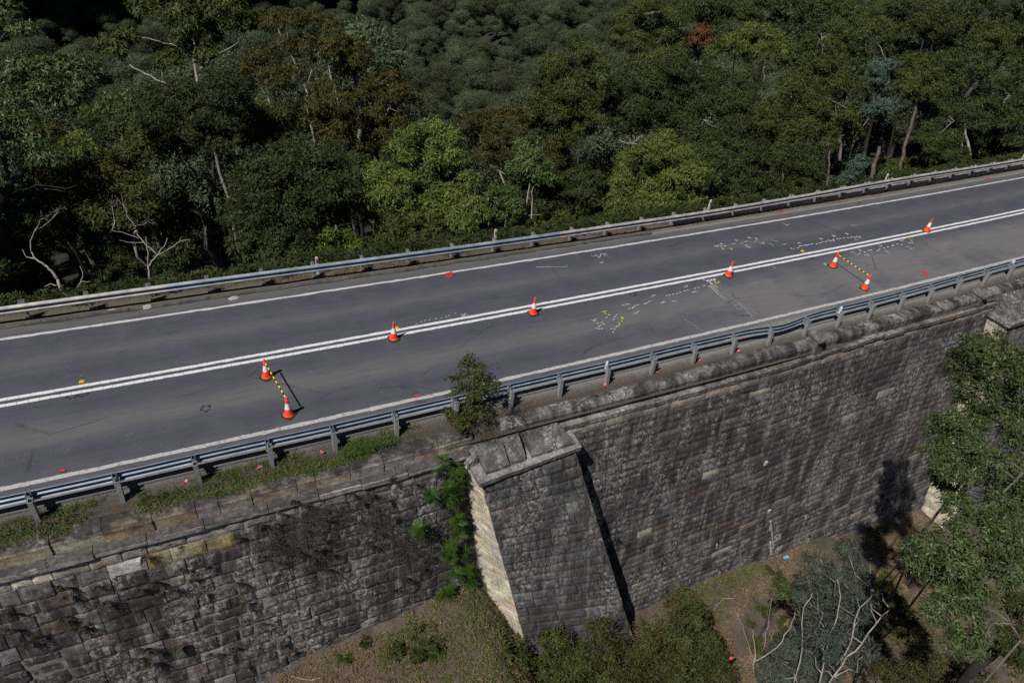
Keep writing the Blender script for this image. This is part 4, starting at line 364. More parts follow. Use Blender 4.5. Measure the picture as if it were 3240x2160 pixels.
# ------------------------------------------------------------------ ground
def sheet(name, xs, ys, zf, mat, lift=0):
    X, Y = np.meshgrid(xs, ys, indexing='ij'); Z = zf(X, Y) + lift
    v = np.stack([X, Y, Z], -1).reshape(-1, 3); nx, ny = len(xs), len(ys)
    f = [(i * ny + j, (i + 1) * ny + j, (i + 1) * ny + j + 1, i * ny + j + 1) for i in range(nx - 1) for j in range(ny - 1)]
    me = bpy.data.meshes.new(name); me.from_pydata(v.tolist(), [], f); me.materials.append(mat)
    me.polygons.foreach_set('use_smooth', [True] * len(f)); me.update(); return link(name, me)
def strip(name, xs, prof, mats, mi=None, kfun=None, noise=0):
    """profile (y,z) swept along x, following the bend of the road"""
    P = np.array(prof, float); n = len(P); v = []
    for x in xs:
        q = np.stack([np.full(n, x), P[:, 0] + KC * x * x, P[:, 1]], 1)
        if kfun: q = kfun(q)
        v.append(q)
    v = np.concatenate(v)
    if noise: v[:, 2] += noise * (fnoise(v, 1.6) - .5); 
    f = [(i * n + j, (i + 1) * n + j, (i + 1) * n + j + 1, i * n + j + 1) for i in range(len(xs) - 1) for j in range(n - 1)]
    b = MB(); b.add(v, f)
    if mi: b.m = [mi[j] for i in range(len(xs) - 1) for j in range(n - 1)]
    return b
XS = np.concatenate([np.linspace(-70, -26, 23)[:-1], np.linspace(-26, 40, 133), np.linspace(40, 110, 36)[1:]])
road = struct(strip('road', XS, [(.33, -.006), (.45, 0), (2.2, 0), (4, 0), (5.7, 0), (7.45, 0)], None).build('road', MAT['asphalt'], smooth=True))
def make_verge(name, lo, hi, cols, split):
    k = NT(name); co = k.coord(); x, y = road_y(k, co)
    n = k.noise(co, 1.3, 6, .7); yy = k.math('ADD', y, k.math('MULTIPLY', k.math('SUBTRACT', n, .5), .35))
    f = k.math('DIVIDE', k.math('SUBTRACT', yy, lo), hi - lo); c = k.ramp(f, cols)
    if split:
        gx = k.math('MULTIPLY', k.math('ADD', x, 10.), .12, True); c = k.mix(gx, c, k.ramp(f, split))
    g = k.noise(co, 18, 5, .8); c = k.mix(.85, c, k.ramp(g, [(.3, (.45, .45, .45)), (.7, (1.6, 1.6, 1.6))]), 'MULTIPLY')
    s2 = k.noise(co, 26, 2); c = k.mix(k.ramp(s2, [(.69, 0.), (.75, .6)]), c, (.33, .30, .27))
    k.color(c); k.set(Roughness=.95); k.bump(g, .8, .03); return k.m
nv = make_verge('near_verge_soil', -1.3, .5, [(.0, (.06, .048, .036)), (.42, (.07, .055, .042)), (.5, (.075, .066, .055)), (.58, (.12, .11, .10)), (.7, (.16, .15, .135)), (1, (.11, .105, .10))], [(.0, (.075, .058, .046)), (.38, (.08, .063, .05)), (.46, (.10, .09, .078)), (.54, (.17, .16, .145)), (.7, (.19, .18, .165)), (1, (.17, .16, .15))])
def near_lift(q):
    q = q.copy(); q[:, 2] += .25 * smooth(10, 21, q[:, 0]) * smooth(.25, -.2, q[:, 1] - KC * q[:, 0] ** 2); return q
struct(strip('near_verge', XS, [(-1.15, -.62), (-.8, -.42), (-.68, -.34), (-.60, -.235), (-.5, -.17), (-.38, -.13), (-.27, -.11), (-.255, -.05), (0, -.03), (.18, -.02), (.33, -.010), (.36, -.014)], None, kfun=near_lift, noise=.03).build('near_verge', nv, smooth=False))
fv = make_verge('far_verge_soil', 7.2, 9.2, [(0, (.13, .125, .105)), (.13, (.15, .14, .115)), (.2, (.06, .056, .048)), (.3, (.12, .105, .075)), (.55, (.10, .085, .06)), (.8, (.05, .042, .03)), (1, (.03, .028, .02))], [(0, (.19, .18, .165)), (.2, (.185, .175, .16)), (.3, (.13, .12, .10)), (.5, (.09, .075, .06)), (1, (.035, .03, .022))])
struct(strip('far_verge', XS, [(7.43, -.012), (7.6, -.03), (7.75, -.06), (7.95, -.07), (8.2, -.1), (8.6, -.16), (9.0, -.3), (9.6, -.6)], None, noise=.06).build('far_verge', fv))
kb = MB()
for i, x0 in enumerate(np.arange(-26, 5.5, .5)):
    P = [(7.50, -.03), (7.53, .055 + .02 * math.sin(3 * x0)), (7.60, .075 + .015 * math.sin(5 * x0)), (7.68, .05), (7.72, -.08)]
    P1 = [(y, z + .012 * math.sin(11 * x0)) for y, z in P]
    kb.prism(P1, lambda y, z, x=x0: (x, y + KC * x * x, z), lambda y, z, x=x0 + .5: (x, y + KC * x * x, z))
struct(kb.build('kerb', MAT['kerb']))
near_mat = make_soil('dry_slope_soil', [(.075, .05, .04), (.105, .072, .056), (.155, .115, .085), (.06, .042, .03)], 1.6, (.05, .058, .022))
far_mat = make_soil('forest_floor', [(.012, .014, .008), (.018, .022, .010), (.022, .028, .012)], .8)
def ng(X, Y): return near_ground(X, Y) + .5 * (fnoise(np.stack([X, Y, X * 0], -1).reshape(-1, 3), .45).reshape(X.shape) - .5)
def fg(X, Y): return far_ground(X, Y) + np.clip((Y - 12) / 20, 0, 1) * 3 * (fnoise(np.stack([X, Y, X * 0], -1).reshape(-1, 3), .06).reshape(X.shape) - .5) + np.clip((Y - 90) / 60, 0, 1) * 40 * (fnoise(np.stack([X, Y, X * 0], -1).reshape(-1, 3), .016).reshape(X.shape) - .5)
struct(sheet('ground', np.concatenate([np.linspace(-80, -22, 20)[:-1], np.arange(-22, 34, .4), np.linspace(34, 120, 25)]), np.concatenate([np.linspace(-70, -14, 25)[:-1], np.arange(-14, -1.0, .4)]), ng, near_mat))
struct(sheet('valley_ground', np.linspace(-420, 620, 150), np.concatenate([np.arange(8.8, 40, 1.5), np.linspace(42, 760, 110)]), fg, far_mat))

# ------------------------------------------------------------------ painted markings
def dash_strip(b, y0, y1, xs, z, seg, gap, rng, jag=.006, th=.006):
    x = xs[0]
    while x < xs[1]:
        L = seg * rng.uniform(.9, 1.1); a = x + gap * .5; e = x + L - gap * .5
        n = max(2, int(L / .25) + 1); t = np.linspace(a, e, n)
        j0 = rng.normal(0, jag, n); j1 = rng.normal(0, jag, n)
        v = []
        for i in range(n): v += [(t[i], y0 + KC * t[i] ** 2 + j0[i], z), (t[i], y1 + KC * t[i] ** 2 + j1[i], z), (t[i], y0 + KC * t[i] ** 2 + j0[i], z - th), (t[i], y1 + KC * t[i] ** 2 + j1[i], z - th)]
        f = []
        for i in range(n - 1):
            q = 4 * i; f += [(q, q + 4, q + 5, q + 1), (q, q + 2, q + 6, q + 4), (q + 1, q + 5, q + 7, q + 3)]
        f += [(0, 1, 3, 2), (4 * n - 4, 4 * n - 2, 4 * n - 1, 4 * n - 3)]
        b.add(v, f); x += L
rg = np.random.default_rng(3)
b = MB(); dash_strip(b, 3.705, 3.825, (-40, 60), .009, .27, .008, rg); dash_strip(b, 3.965, 4.085, (-40, 60), .009, .27, .006, rg); struct(b.build('centre_line', MAT['paint']))
b = MB(); dash_strip(b, .49, .625, (-40, 60), .007, .5, .004, rg, .010); struct(b.build('near_edge_line', MAT['worn_paint']))
b = MB(); dash_strip(b, 6.92, 7.03, (-40, 70), .007, 3, .0, rg, .010); struct(b.build('far_edge_line', make_paint('edge_paint', .42, (.52, .51, .50))))
grp = {'w': MB(), 'y': MB(), 'r': MB(), 'k': MB()}
for c, w, pts in MARKS:
    P = np.array(pts); b = grp[c]
    for i in range(len(P) - 1):
        a, e = P[i], P[i + 1]; d = e - a; L = np.linalg.norm(d)
        if L < 1e-6: continue
        d /= L; w = w * .66; n = np.array([-d[1], d[0]]) * w / 2; a = a - d * w * .3; e = e + d * w * .3
        h = .011 + .0004 * (b.n % 7)
        b.add([(*(a + n), h), (*(e + n), h), (*(e - n), h), (*(a - n), h)], [(3, 2, 1, 0)])
struct(grp['w'].build('white_survey_marks', MAT['chalk'])); struct(grp['y'].build('yellow_survey_marks', MAT['yellow_paint'])); struct(grp['r'].build('red_survey_marks', MAT['red_paint'])); struct(grp['k'].build('black_ring_mark', MAT['rubber']))
b = MB()
for (x, y, z) in MISC['rings']:
    for k in range(14):
        a0, a1 = 2 * math.pi * k / 14, 2 * math.pi * (k + 1) / 14
        if (k * 7 + int(x * 10)) % 5 == 0: continue
        r0, r1 = .09, .15 + .02 * math.sin(k * 2.1)
        b.add([(x + r * math.cos(a), y + r * math.sin(a), .004) for a, r in ((a0, r0), (a0, r1), (a1, r1), (a1, r0))], [(0, 1, 2, 3)])
struct(b.build('tar_stains', MAT['rubber']))

# ------------------------------------------------------------------ guard rails
W = [(0, .155), (.018, .150), (.075, .105), (.083, .085), (.075, .06), (.015, .012), (.0, 0), (.015, -.012), (.075, -.06), (.083, -.085), (.075, -.105), (.018, -.150), (0, -.155)]
def beam(xs, yf, zc, side, off=None):
    """W profile; side=+1 bulges towards +y"""
    b = MB(); n = len(W); v = []
    for t in (0, .005):
        for x in xs:
            dy, dz = off(x) if off else (0, 0)
            for (d, z) in W: v.append((x, yf + side * (d - t) + KC * x * x + dy, zc + z * (1 - t * 4) + dz))
    m = len(xs) * n; f = []
    for i in range(len(xs) - 1):
        for j in range(n - 1):
            a = i * n + j; q = (a, a + n, a + n + 1, a + 1); f.append(q if side > 0 else q[::-1]); p = tuple(k + m for k in q); f.append(p[::-1] if side > 0 else p)
    for j in range(n - 1):
        a, e = j, (len(xs) - 1) * n + j; f.append((a, a + 1, a + 1 + m, a + m)); f.append((e, e + m, e + 1 + m, e + 1))
    for i in range(len(xs) - 1):
        for j in (0, n - 1):
            a = i * n + j; f.append((a, a + m, a + n + m, a + n))
    b.add(v, f); return b
def cpost(h, w=.12, d=.15, t=.012, slope=.03):
    """C section standing at the origin: web facing -x, flanges running to +x"""
    b = MB(); P = [(0, -d / 2), (w, -d / 2), (w, -d / 2 + .03), (w - t, -d / 2 + .03), (w - t, -d / 2 + t), (t, -d / 2 + t), (t, d / 2 - t), (w - t, d / 2 - t), (w - t, d / 2 - .03), (w, d / 2 - .03), (w, d / 2), (0, d / 2)]
    b.prism(P, lambda x, y: (x, y, 0), lambda x, y: (x, y, h + slope * (y / d)))
    return b
near_rail = thing('guard_rail', (0, 0, -.3), 'galvanised W-beam guard rail on short steel posts beside the stone parapet', 'guard rail')
def dent(x):
    a = math.exp(-((x - 5.9) / 1.1) ** 2); e = math.exp(-((x - 8.2) / 1.2) ** 2)
    return (-.10 * a + .05 * e + .006 * math.sin(x * 1.3), -.10 * a - .03 * e + .008 * math.sin(x * .9 + 1) + .22 * float(smooth(10, 21, x)))
bx = np.concatenate([np.arange(-34, 3, .5), np.arange(3, 11, .2), np.arange(11, 46, .5)])
beam(bx, -.30, .435, 1, dent).build('rail_beam', MAT['galv_blue'], near_rail, (0, 0, -.3))
px = [-17.77 - 1.79 * i for i in range(7, 0, -1)] + [-17.77, -15.96, -14.17, -12.37, -10.66, -8.9, -7.1, -5.28, -3.54, -1.78, .01, 1.75, 3.52, 5.26, 7.03, 8.79, 10.54, 12.35, 14.09, 15.87, 17.67, 19.45] + [19.45 + 1.79 * i for i in range(1, 12)]
pm = cpost(.84, .11, .13); bm_ = cpost(.34, .10, .16, .01, 0)
post0 = pm.build('post', MAT['post'], near_rail); blk0 = bm_.build('block', MAT['galv'], near_rail)
bolt = MB(); bolt.lathe([(.018, 0), (.018, .014)], (0, 0, 0), 8); bolt.v[-1] = bolt.v[-1][:, [2, 0, 1]] * [-1, 1, 1] + [0, -.03, .26]
blt0 = bolt.build('bolt', MAT['hole'], blk0)
rr = random.Random(4)
for i, x in enumerate(px):
    p = post0 if i == 0 else post0.copy(); q = blk0 if i == 0 else blk0.copy()
    if i: col.objects.link(p); col.objects.link(q); bb = blt0.copy(); col.objects.link(bb); bb.parent = q
    g = -.22
    dy, dz = dent(x)
    p.location = (x + .02, -.53 + KC * x * x, g + .3 - .08 + dz); ry = -.04 - .0045 * max(-18, min(20, x)); p.rotation_euler = (rr.uniform(-.03, .03), ry + rr.uniform(-.03, .03), rr.uniform(-.06, .06))
    q.location = (x, -.385 + KC * x * x + dy, .27 + .3 + dz); q.rotation_euler = (rr.uniform(-.02, .02), ry + rr.uniform(-.03, .03), rr.uniform(-.08, .08))
    if any(abs(x - t) < .1 for t in (-1.78, 8.79, 19.45)):
        dl = MB(); dl.prism([(-.05, 0), (.05, 0), (.05, .30), (.03, .33), (-.03, .33), (-.05, .30)], lambda u, v: (-.008, u, v), lambda u, v: (.008, u, v))
        d = dl.build('delineator', MAT['white'], near_rail); d.location = (x - .01, -.42 + KC * x * x, .27 + .3 + .14 + dz)

far_rail = thing('guard_rail', (0, 8, -.1), 'weathered W-beam guard rail on twin-tipped posts along the forest edge', 'guard rail')
for nm, a, e, mt in (('rail_beam', -40, -14.2, 'galv_old'), ('rail_beam', -14.2, .9, 'galv_blue'), ('rail_beam', .9, 62, 'galv_old')):
    zf = lambda x: (0, .02 * math.sin(x * .35) + .17 * (float(smooth(8, 24, x)) - .35 * float(smooth(-6, 4, x) * (1 - smooth(6, 14, x)))))
    beam(np.linspace(a, e, int((e - a) / .45) + 2), 7.90, .44, -1, zf).build(nm, MAT[mt], far_rail, (0, 8, -.1))
fp0 = fb0 = None
for i in range(-9, 42):
    x = -18.5 + 1.82 * i
    if fp0 is None:
        fp0 = p = cpost(.68, .11, .13, .012, .0).build('post', MAT['post'], far_rail)
        tb = cpost(.36, .10, .14, .012, 0); tb.prism([(.0, 0), (.1, 0), (.0, .055)], lambda u, v: (u, .058, .36 + v), lambda u, v: (u, .07, .36 + v)); tb.prism([(.0, 0), (.1, 0), (.0, .055)], lambda u, v: (u, -.07, .36 + v), lambda u, v: (u, -.058, .36 + v))
        fb0 = q = tb.build('block', MAT['galv_old'], far_rail)
    else:
        p = fp0.copy(); q = fb0.copy(); col.objects.link(p); col.objects.link(q)
    dz = zf(x)[1]
    p.location = (x + .02, 8.14 + KC * x * x - 8, -.12 + .1 + dz * .5); p.rotation_euler = (rr.uniform(-.03, .03), rr.uniform(-.04, .04), rr.uniform(-.05, .05))
    q.location = (x, 7.98 + KC * x * x - 8, .235 + .1 + dz); q.rotation_euler = (0, rr.uniform(-.03, .03), rr.uniform(-.05, .05))
lw = thing('low_concrete_wall', (10, 8.1, -.1), 'low weathered concrete panels lined up between the posts of the forest-side guard rail', 'wall')
for i in range(14, 42):
    x0 = -18.5 + 1.82 * i + .16; x1 = x0 + 1.52; b = MB(); n = 8; v = []
    for k in range(n):
        x = x0 + (x1 - x0) * k / (n - 1); s = .04 * math.sin(k * 1.7 + i); y = 8.02 + KC * x * x
        v += [(x, y, -.14 + abs(s) * .5), (x, y - .02, .08), (x, y - .01, .25 + s * .3), (x, y + .13, .27 + s * .3), (x, y + .13, -.12)]
    f = [(k * 5 + j, (k + 1) * 5 + j, (k + 1) * 5 + (j + 1) % 5, k * 5 + (j + 1) % 5) for k in range(n - 1) for j in range(5)] + [(0, 1, 2, 3, 4), tuple((n - 1) * 5 + j for j in (4, 3, 2, 1, 0))]
    b.add(v, f); b.build('panel', MAT['concrete'], lw, (10, 8.1, -.1))
DL = ['small red-and-white delineator post nearest the bronze left-hand trees', 'white delineator post with red reflector behind the rail by the round green tree', 'white delineator post with red reflector below the dark trees, where the concrete panels begin', 'white delineator post with red reflector at the foot of the thick brown trunk', 'white delineator post at the far end of the forest-side guard rail']
for i, (x, y, z) in enumerate(MISC['delin']):
    y = 8.36 + KC * x * x; x = x + (0, .1, .1, .0, 0)[i]; h = (.75, .92, .92, .95, 1.2)[i]
    t = thing('delineator_post', (x, y, -.16), DL[i], 'delineator post')
    b = MB(); b.prism([(-.05, 0), (.05, 0), (.05, h), (.03, h + .04), (-.03, h + .04), (-.05, h)], lambda u, v: (u, -.02, v), lambda u, v: (u, .02, v)); b.build('post_body', MAT['white'], t)
    b = MB(); b.prism([(-.028, h - .2), (.028, h - .2), (.028, h - .05), (-.028, h - .05)], lambda u, v: (u, -.028, v), lambda u, v: (u, -.0205, v)); b.build('reflector', MAT['red'], t)

# ------------------------------------------------------------------ cones, bars, studs
CN = [(-11.85, 2.97, 'farther of the two cones joined by the left striped bar', 1), (-11.54, 1.12, 'nearer of the two cones joined by the left striped bar', 1), (-7.65, 3.63, 'lone centre-line cone, next right of the left striped bar', 0), (-2.42, 3.58, 'lone centre-line cone, midway between the two striped bars', 0), (6.72, 3.60, 'lone cone on the centre line beside the painted box outlines', 0), (12.0, 2.88, 'farther of the two cones joined by the right striped bar', 1), (12.0, 1.08, 'nearer of the two cones joined by the right striped bar', 1), (19.72, 4.14, 'lone cone farthest along the centre line', 0)]
c0 = None
for i, (x, y, lb, bar) in enumerate(CN):
    if c0 is None:
        c0 = t = thing('traffic_cone', (0, 0, 0), lb, 'traffic cone', 'traffic cones on the road')
        b = MB(); s = .185; ch = .05
        sq = [(-s + ch, -s), (s - ch, -s), (s, -s + ch), (s, s - ch), (s - ch, s), (-s + ch, s), (-s, s - ch), (-s, -s + ch)]
        b.prism(sq, lambda u, v: (u, v, .004), lambda u, v: (u * .97, v * .97, .034)); b.build('base', MAT['rubber'], t)
        b = MB(); b.lathe([(.165, .030), (.160, .045), (.142, .06), (.128, .10), (.092, .25), (.0895, .262)], n=28); b.lathe([(.056, .455), (.054, .465), (.034, .61), (.028, .68), (.024, .70), (.012, .702)], n=28); b.build('body', MAT['orange'], t, smooth=True)
        b = MB(); b.lathe([(.0915, .26), (.0895, .268), (.0575, .45), (.055, .46)], n=28); b.build('sleeve', MAT['white_sleeve'], t, smooth=True)
    else: t = copy_tree(c0)
    t.matrix_world = M4 @ Matrix.Translation((x, y, 0)) @ Matrix.Rotation((.5, .75, .1, .2, .35, .15, .5, .3)[i], 4, 'Z'); t['label'] = lb + ', orange with a white band'
BAR = []
for k, (i, j) in enumerate(((0, 1), (5, 6))):
    a = np.array([CN[i][0], CN[i][1], .60]); e = np.array([CN[j][0], CN[j][1], .60]); d = (e - a) / np.linalg.norm(e - a); n = np.cross(d, (0, 0, 1))
    t = thing('barrier_bar', tuple((a + e) / 2), ('yellow and black striped bar resting on the two cones at the left', 'yellow and black striped bar resting on the two cones at the right')[k], 'barrier bar', 'striped cone bars')
    b = MB(); N = 15; base = (a + e) / 2
    for q in range(N):
        t0, t1 = .05 + .9 * q / N, .05 + .9 * (q + 1) / N
        b.tube([a + (e - a) * t0, a + (e - a) * t1], .021, 10, q % 2)
    b.build('rod', [MAT['yellow'], MAT['black']], t, tuple(base))
    for cpt in (a, e):
        r = MB(); r.tube([cpt + (.05 * math.cos(w), .05 * math.sin(w), 0) for w in np.linspace(0, 2 * math.pi, 15)], .014, 8); r.build('ring', MAT['orange'], t, tuple(base))
SL = ['amber raised road marker by the centre line, near the left edge of the road view', 'amber raised road marker just behind the cone right of the left striped bar', 'amber raised road marker on the centre line left of the right striped bar']
for i, (x, y, z) in enumerate(MISC['studs']):
    t = thing('road_marker', (x, y, .002), SL[i], 'road marker', 'raised road markers')
    b = MB(); b.prism([(-.075, 0), (.075, 0), (.045, .03), (-.045, .03)], lambda u, v: (u, -.06, v), lambda u, v: (u, .06, v)); b.build('body', MAT['amber'], t)
    b = MB(); b.prism([(-.076, .004), (-.05, .029), (-.052, .031), (-.079, .004)], lambda u, v: (u, -.045, v), lambda u, v: (u, .045, v)); b.build('reflector', MAT['yellow'], t)
FL = ['pink marker tape with a white end at the left end of the grassy verge', 'pink marker tape at the foot of the second guard rail post', 'pink marker tape in the grass, nearer of the two between posts', 'pink marker tape in the bright green weeds', 'pink marker tape at the right end of the grassy verge', 'pink looped marker tape on the verge right of the sapling', 'pink marker tape on the bare verge above the stained parapet', 'small pink marker tape lying close to a post foot on the bare verge', 'pink bow of marker tape, last along the bare verge']
for i, (x, y, z) in enumerate(MISC['flags']):
    b = MB(); r = random.Random(i); zz = -.2
    for q in range(4):
        a = r.uniform(0, 6.28); L = r.uniform(.05, .09); w = .018; p0 = np.array([x, y, zz + .03]); p1 = p0 + [L * math.cos(a), L * math.sin(a), r.uniform(.0, .07)]; nn = np.array([-math.sin(a), math.cos(a), .4]) * w
        b.add([p0 - nn, p1 - nn, p1 + nn, p0 + nn, p0 - nn + [0, 0, .006], p1 - nn + [0, 0, .006], p1 + nn + [0, 0, .006], p0 + nn + [0, 0, .006]], [(3, 2, 1, 0), (4, 5, 6, 7), (0, 1, 5, 4), (1, 2, 6, 5), (2, 3, 7, 6), (3, 0, 4, 7)])
    b.tube([(x, y, -.5), (x, y, zz + .04)], .008, 5)
    tag(b.build('marker_tape', MAT['pink'], base=(x, y, zz)), FL[i], 'marker tape', 'pink marker tapes on the verge')
b = MB(); x, y, z = MISC['litter']; z = float(ng(np.array([[x]]), np.array([[y]]))[0, 0]); b.prism([(-.16, -.05), (.14, -.09), (.17, .06), (.0, .1), (-.12, .07)], lambda u, v: (x + u, y + v, z + .03 + .2 * abs(u)), lambda u, v: (x + u, y + v, z + .05 + .25 * abs(u)))
tag(b.build('litter_sheet', MAT['blue'], base=(x, y, z)), 'crumpled light blue litter at the foot of the wall', 'litter')
t = thing('marker_stake', tuple(MISC['redflag'][:2]) + (float(ng(np.array([[MISC['redflag'][0]]]), np.array([[MISC['redflag'][1]]]))[0, 0]),), 'thin stake topped with a red tape above the olive bush', 'marker stake')
hz = MISC['redflag'][2] - t.matrix_world.translation.z * 0 - float(ng(np.array([[MISC['redflag'][0]]]), np.array([[MISC['redflag'][1]]]))[0, 0]); hz = max(hz, .8)
b = MB(); b.tube([(0, 0, 0), (.02, 0, hz)], .015, 6); b.build('stake', MAT['bark_grey'], t); b = MB(); b.box(-.04, .09, -.03, .03, hz - .06, hz + .08); b.build('tape', MAT['pink'], t)
for i, (x, y, z) in enumerate(MISC['rocks']):
    b = MB(); b.lathe([(.02, -.02), (.13, 0), (.15, .05), (.09, .11), (.02, .13)], (0, 0, 0), 9); v = b.v[0]; v *= [1.3, .8, .8]; v += .05 * (fnoise(v + i * 9, 9)[:, None] - .5) + [x, y, -.03]
    tag(b.build('stone', MAT['rock'], base=(x, y, -.03)), ('pale stone beside the forest-side edge line, right of the bare white-barked tree', 'pale stone on the dirt under the forest-side rail, by the third post', 'pale stone on the dirt under the forest-side rail, left of the others')[i], 'stone', 'stones under the far rail')
# ------------------------------------------------------------------ retaining wall
def masonry(mb, surf, s0, s1, t0, t1, ch, bl, rng, colf, amp=.02, joint=.022, cell=.13, jut=.014, bev=.025):
    """rough ashlar on surf(s,t)->(P, normal); s along, t down"""
    t = t0; row = 0
    while t < t1:
        h = ch * rng.uniform(.86, 1.14); s = s0 - rng.uniform(0, bl)
        while s < s1:
            L = bl * rng.uniform(.55, 1.5); a, e = max(s, s0) + joint / 2, min(s + L, s1) - joint / 2
            if e - a > .08:
                ta, te = t + joint / 2, min(t + h, t1 + .3) - joint / 2
                nx = max(3, int((e - a) / cell) + 2); ny = max(3, int((te - ta) / cell) + 2)
                jx = rng.uniform(-.25, .25, 4) * joint
                S, T = np.meshgrid(np.linspace(a, e, nx), np.linspace(ta, te, ny), indexing='ij')
                S = S + np.linspace(jx[0], jx[1], ny)[None, :]; T = T + np.linspace(jx[2], jx[3], nx)[:, None] * 1.6
                P, N = surf(S.ravel(), T.ravel())
                edge = np.zeros((nx, ny), bool); edge[[0, -1]] = True; edge[:, [0, -1]] = True
                o = rng.normal(0, jut) + amp * 2 * (fnoise(P + row * 3.1, 5.) - .5) + amp * (fnoise(P, 16.) - .5)
                o = o - edge.ravel() * bev * rng.uniform(.5, 1.3)
                Q = P + N * o[:, None]
                ring = [i * ny for i in range(nx)] + [(nx - 1) * ny + j for j in range(1, ny)] + [i * ny + ny - 1 for i in range(nx - 2, -1, -1)] + [j for j in range(ny - 2, 0, -1)]
                bk = P[ring] - N[ring] * .09; V = np.concatenate([Q, bk]); n0 = nx * ny; m = len(ring)
                F = [(i * ny + j, i * ny + j + 1, (i + 1) * ny + j + 1, (i + 1) * ny + j) for i in range(nx - 1) for j in range(ny - 1)]
                F += [(ring[q], ring[(q + 1) % m], n0 + (q + 1) % m, n0 + q) for q in range(m)]
                mb.add(V, F, 0, colf((a + e) / 2, (ta + te) / 2, row, rng))
            s += L
        t += h; row += 1
wall = thing('retaining_wall', (0, -1.3, -11), 'tall old sandstone retaining wall with parapet and sloping buttresses carrying the road', 'stone wall')
WB = (0, -1.3, -11)
def plane_surf(sgn=1):
    def f(s, t):
        z = -1.02 - t + cor_lift(s); x = s; y = wall_y(x, z); n = np.zeros((len(s), 3)); n[:, 1] = -.9866; n[:, 2] = .1628
        return np.stack([x, y, z], 1), n
    return f
def jit(c, rng, a=.3): return tuple(np.array(c) * rng.uniform(1 - a, 1 + a) * rng.uniform(.95, 1.05, 3))
def left_col(s, t, row, rng):
    if row == 0:
        if -14.9 < s < -14.0: return (.62, .58, .5)
        if s < -16.2: return jit((.5, .42, .33), rng, .2)
        return jit((.30, .25, .22), rng, .45)
    if row == 1:
        if -16.6 < s < -15.8: return (.62, .6, .56)
        if -15.8 < s < -13.2: return jit((.36, .27, .12), rng, .12)
    u = rng.random()
    if u < .10: return jit((.115, .085, .072), rng, .2)
    if u < .19: return jit((.15, .14, .133), rng, .25)
    if u < .21: return jit((.19, .18, .17), rng, .2)
    return jit((.066, .056, .052), rng, .28)
def right_col(s, t, row, rng):
    u = rng.random()
    if row == 0: return jit((.30, .25, .20), rng, .35)
    if u < .12: return jit((.105, .08, .07), rng, .2)
    if u < .22: return jit((.125, .112, .103), rng, .25)
    if u < .24: return jit((.34, .30, .25), rng, .2)
    if t > 7 and u < .45: return jit((.165, .138, .115), rng, .2)
    return jit((.070, .060, .061), rng, .22)
rg = np.random.default_rng(11)
b = MB(); masonry(b, plane_surf(), -30, -6.2, 0, 7.6, .43, .63, rg, left_col, .026, .024, .11, .012, .026)
v = []; 
for x in np.linspace(-30, 62, 93):
    for z in (-1.0 + float(cor_lift(x)), -6, -20): v.append((x, wall_y(x, z) + .042, z))
mortar = MB(); mortar.add(v, [(i * 3 + j, (i + 1) * 3 + j, (i + 1) * 3 + j + 1, i * 3 + j + 1) for i in range(92) for j in range(2)], 1)
mf = [q for q in mortar.f if q[0] < 26 * 3]; b.add(mortar.v[0], mf, 1)
b.build('wall_face', [MAT['wall'], MAT['mortar']], wall, WB, colattr=True)
b = MB(); b.add(mortar.v[0], [q for q in mortar.f if q[0] >= 26 * 3], 1); masonry(b, plane_surf(), -4.2, 26, 0, 12.6, .325, .74, rg, right_col, .007, .030, .16, .006, .020); masonry(b, plane_surf(), 26, 60, 0, 14, .6, 1.6, rg, right_col, .015, .016, .5, .010, .014)
b.build('wall_face', [MAT['flat_wall'], MAT['dark_mortar']], wall, WB, colattr=True)
# cornice and parapet stones
def stones(name, bounds, prof, colf, mat, amp, nsub, seed):
    rng = np.random.default_rng(seed); mb = MB()
    for (x0, x1) in bounds:
        nx = max(3, int((x1 - x0) / .12)); P = []
        for i in range(len(prof)):
            a, e = np.array(prof[i]), np.array(prof[(i + 1) % len(prof)])
            for q in range(nsub): P.append(a + (e - a) * q / nsub)
        P = np.array(P); n = len(P); V = []; oy, oz = rng.normal(0, .012, 2)
        for k in range(nx):
            x = x0 + .009 + (x1 - x0 - .018) * k / (nx - 1); c = P.mean(0); sh = .975 if k in (0, nx - 1) else 1.
            V.append(np.stack([np.full(n, x), c[0] + (P[:, 0] - c[0]) * sh + wall_shift(x) + oy, c[1] + (P[:, 1] - c[1]) * sh + oz], 1))
        V = np.concatenate(V); d = amp * (fnoise(V, 6.) - .5)[:, None] + amp * .6 * (fnoise(V, 19.) - .5)[:, None]
        V[:, 1:] += d * np.array([-1., .8])
        wz = np.clip((V[:, 2] + .83) / .45, 0, 1); V[:, 2] += cor_lift(V[:, 0]) * (1 - wz) + np.maximum(par_lift(V[:, 0]), cor_lift(V[:, 0]) * .8) * wz
        C = colf((x0 + x1) / 2, V, rng)
        F = [(k * n + j, k * n + (j + 1) % n, (k + 1) * n + (j + 1) % n, (k + 1) * n + j) for k in range(nx - 1) for j in range(n)] + [tuple(range(n)), tuple((nx - 1) * n + j for j in range(n - 1, -1, -1))]
        mb.add(V, F, 0, C)
    return mb.build(name, mat, wall, WB, colattr=True)
def cuts(a, e, L, rng, fixed=()):
    xs = [a]
    while xs[-1] < e: xs.append(xs[-1] + L * rng.uniform(.65, 1.3))
    xs = sorted([x for x in xs if not fixed or x < fixed[0] - .5 or x > fixed[-1] + .5] + list(fixed)); return list(zip(xs[:-1], xs[1:]))
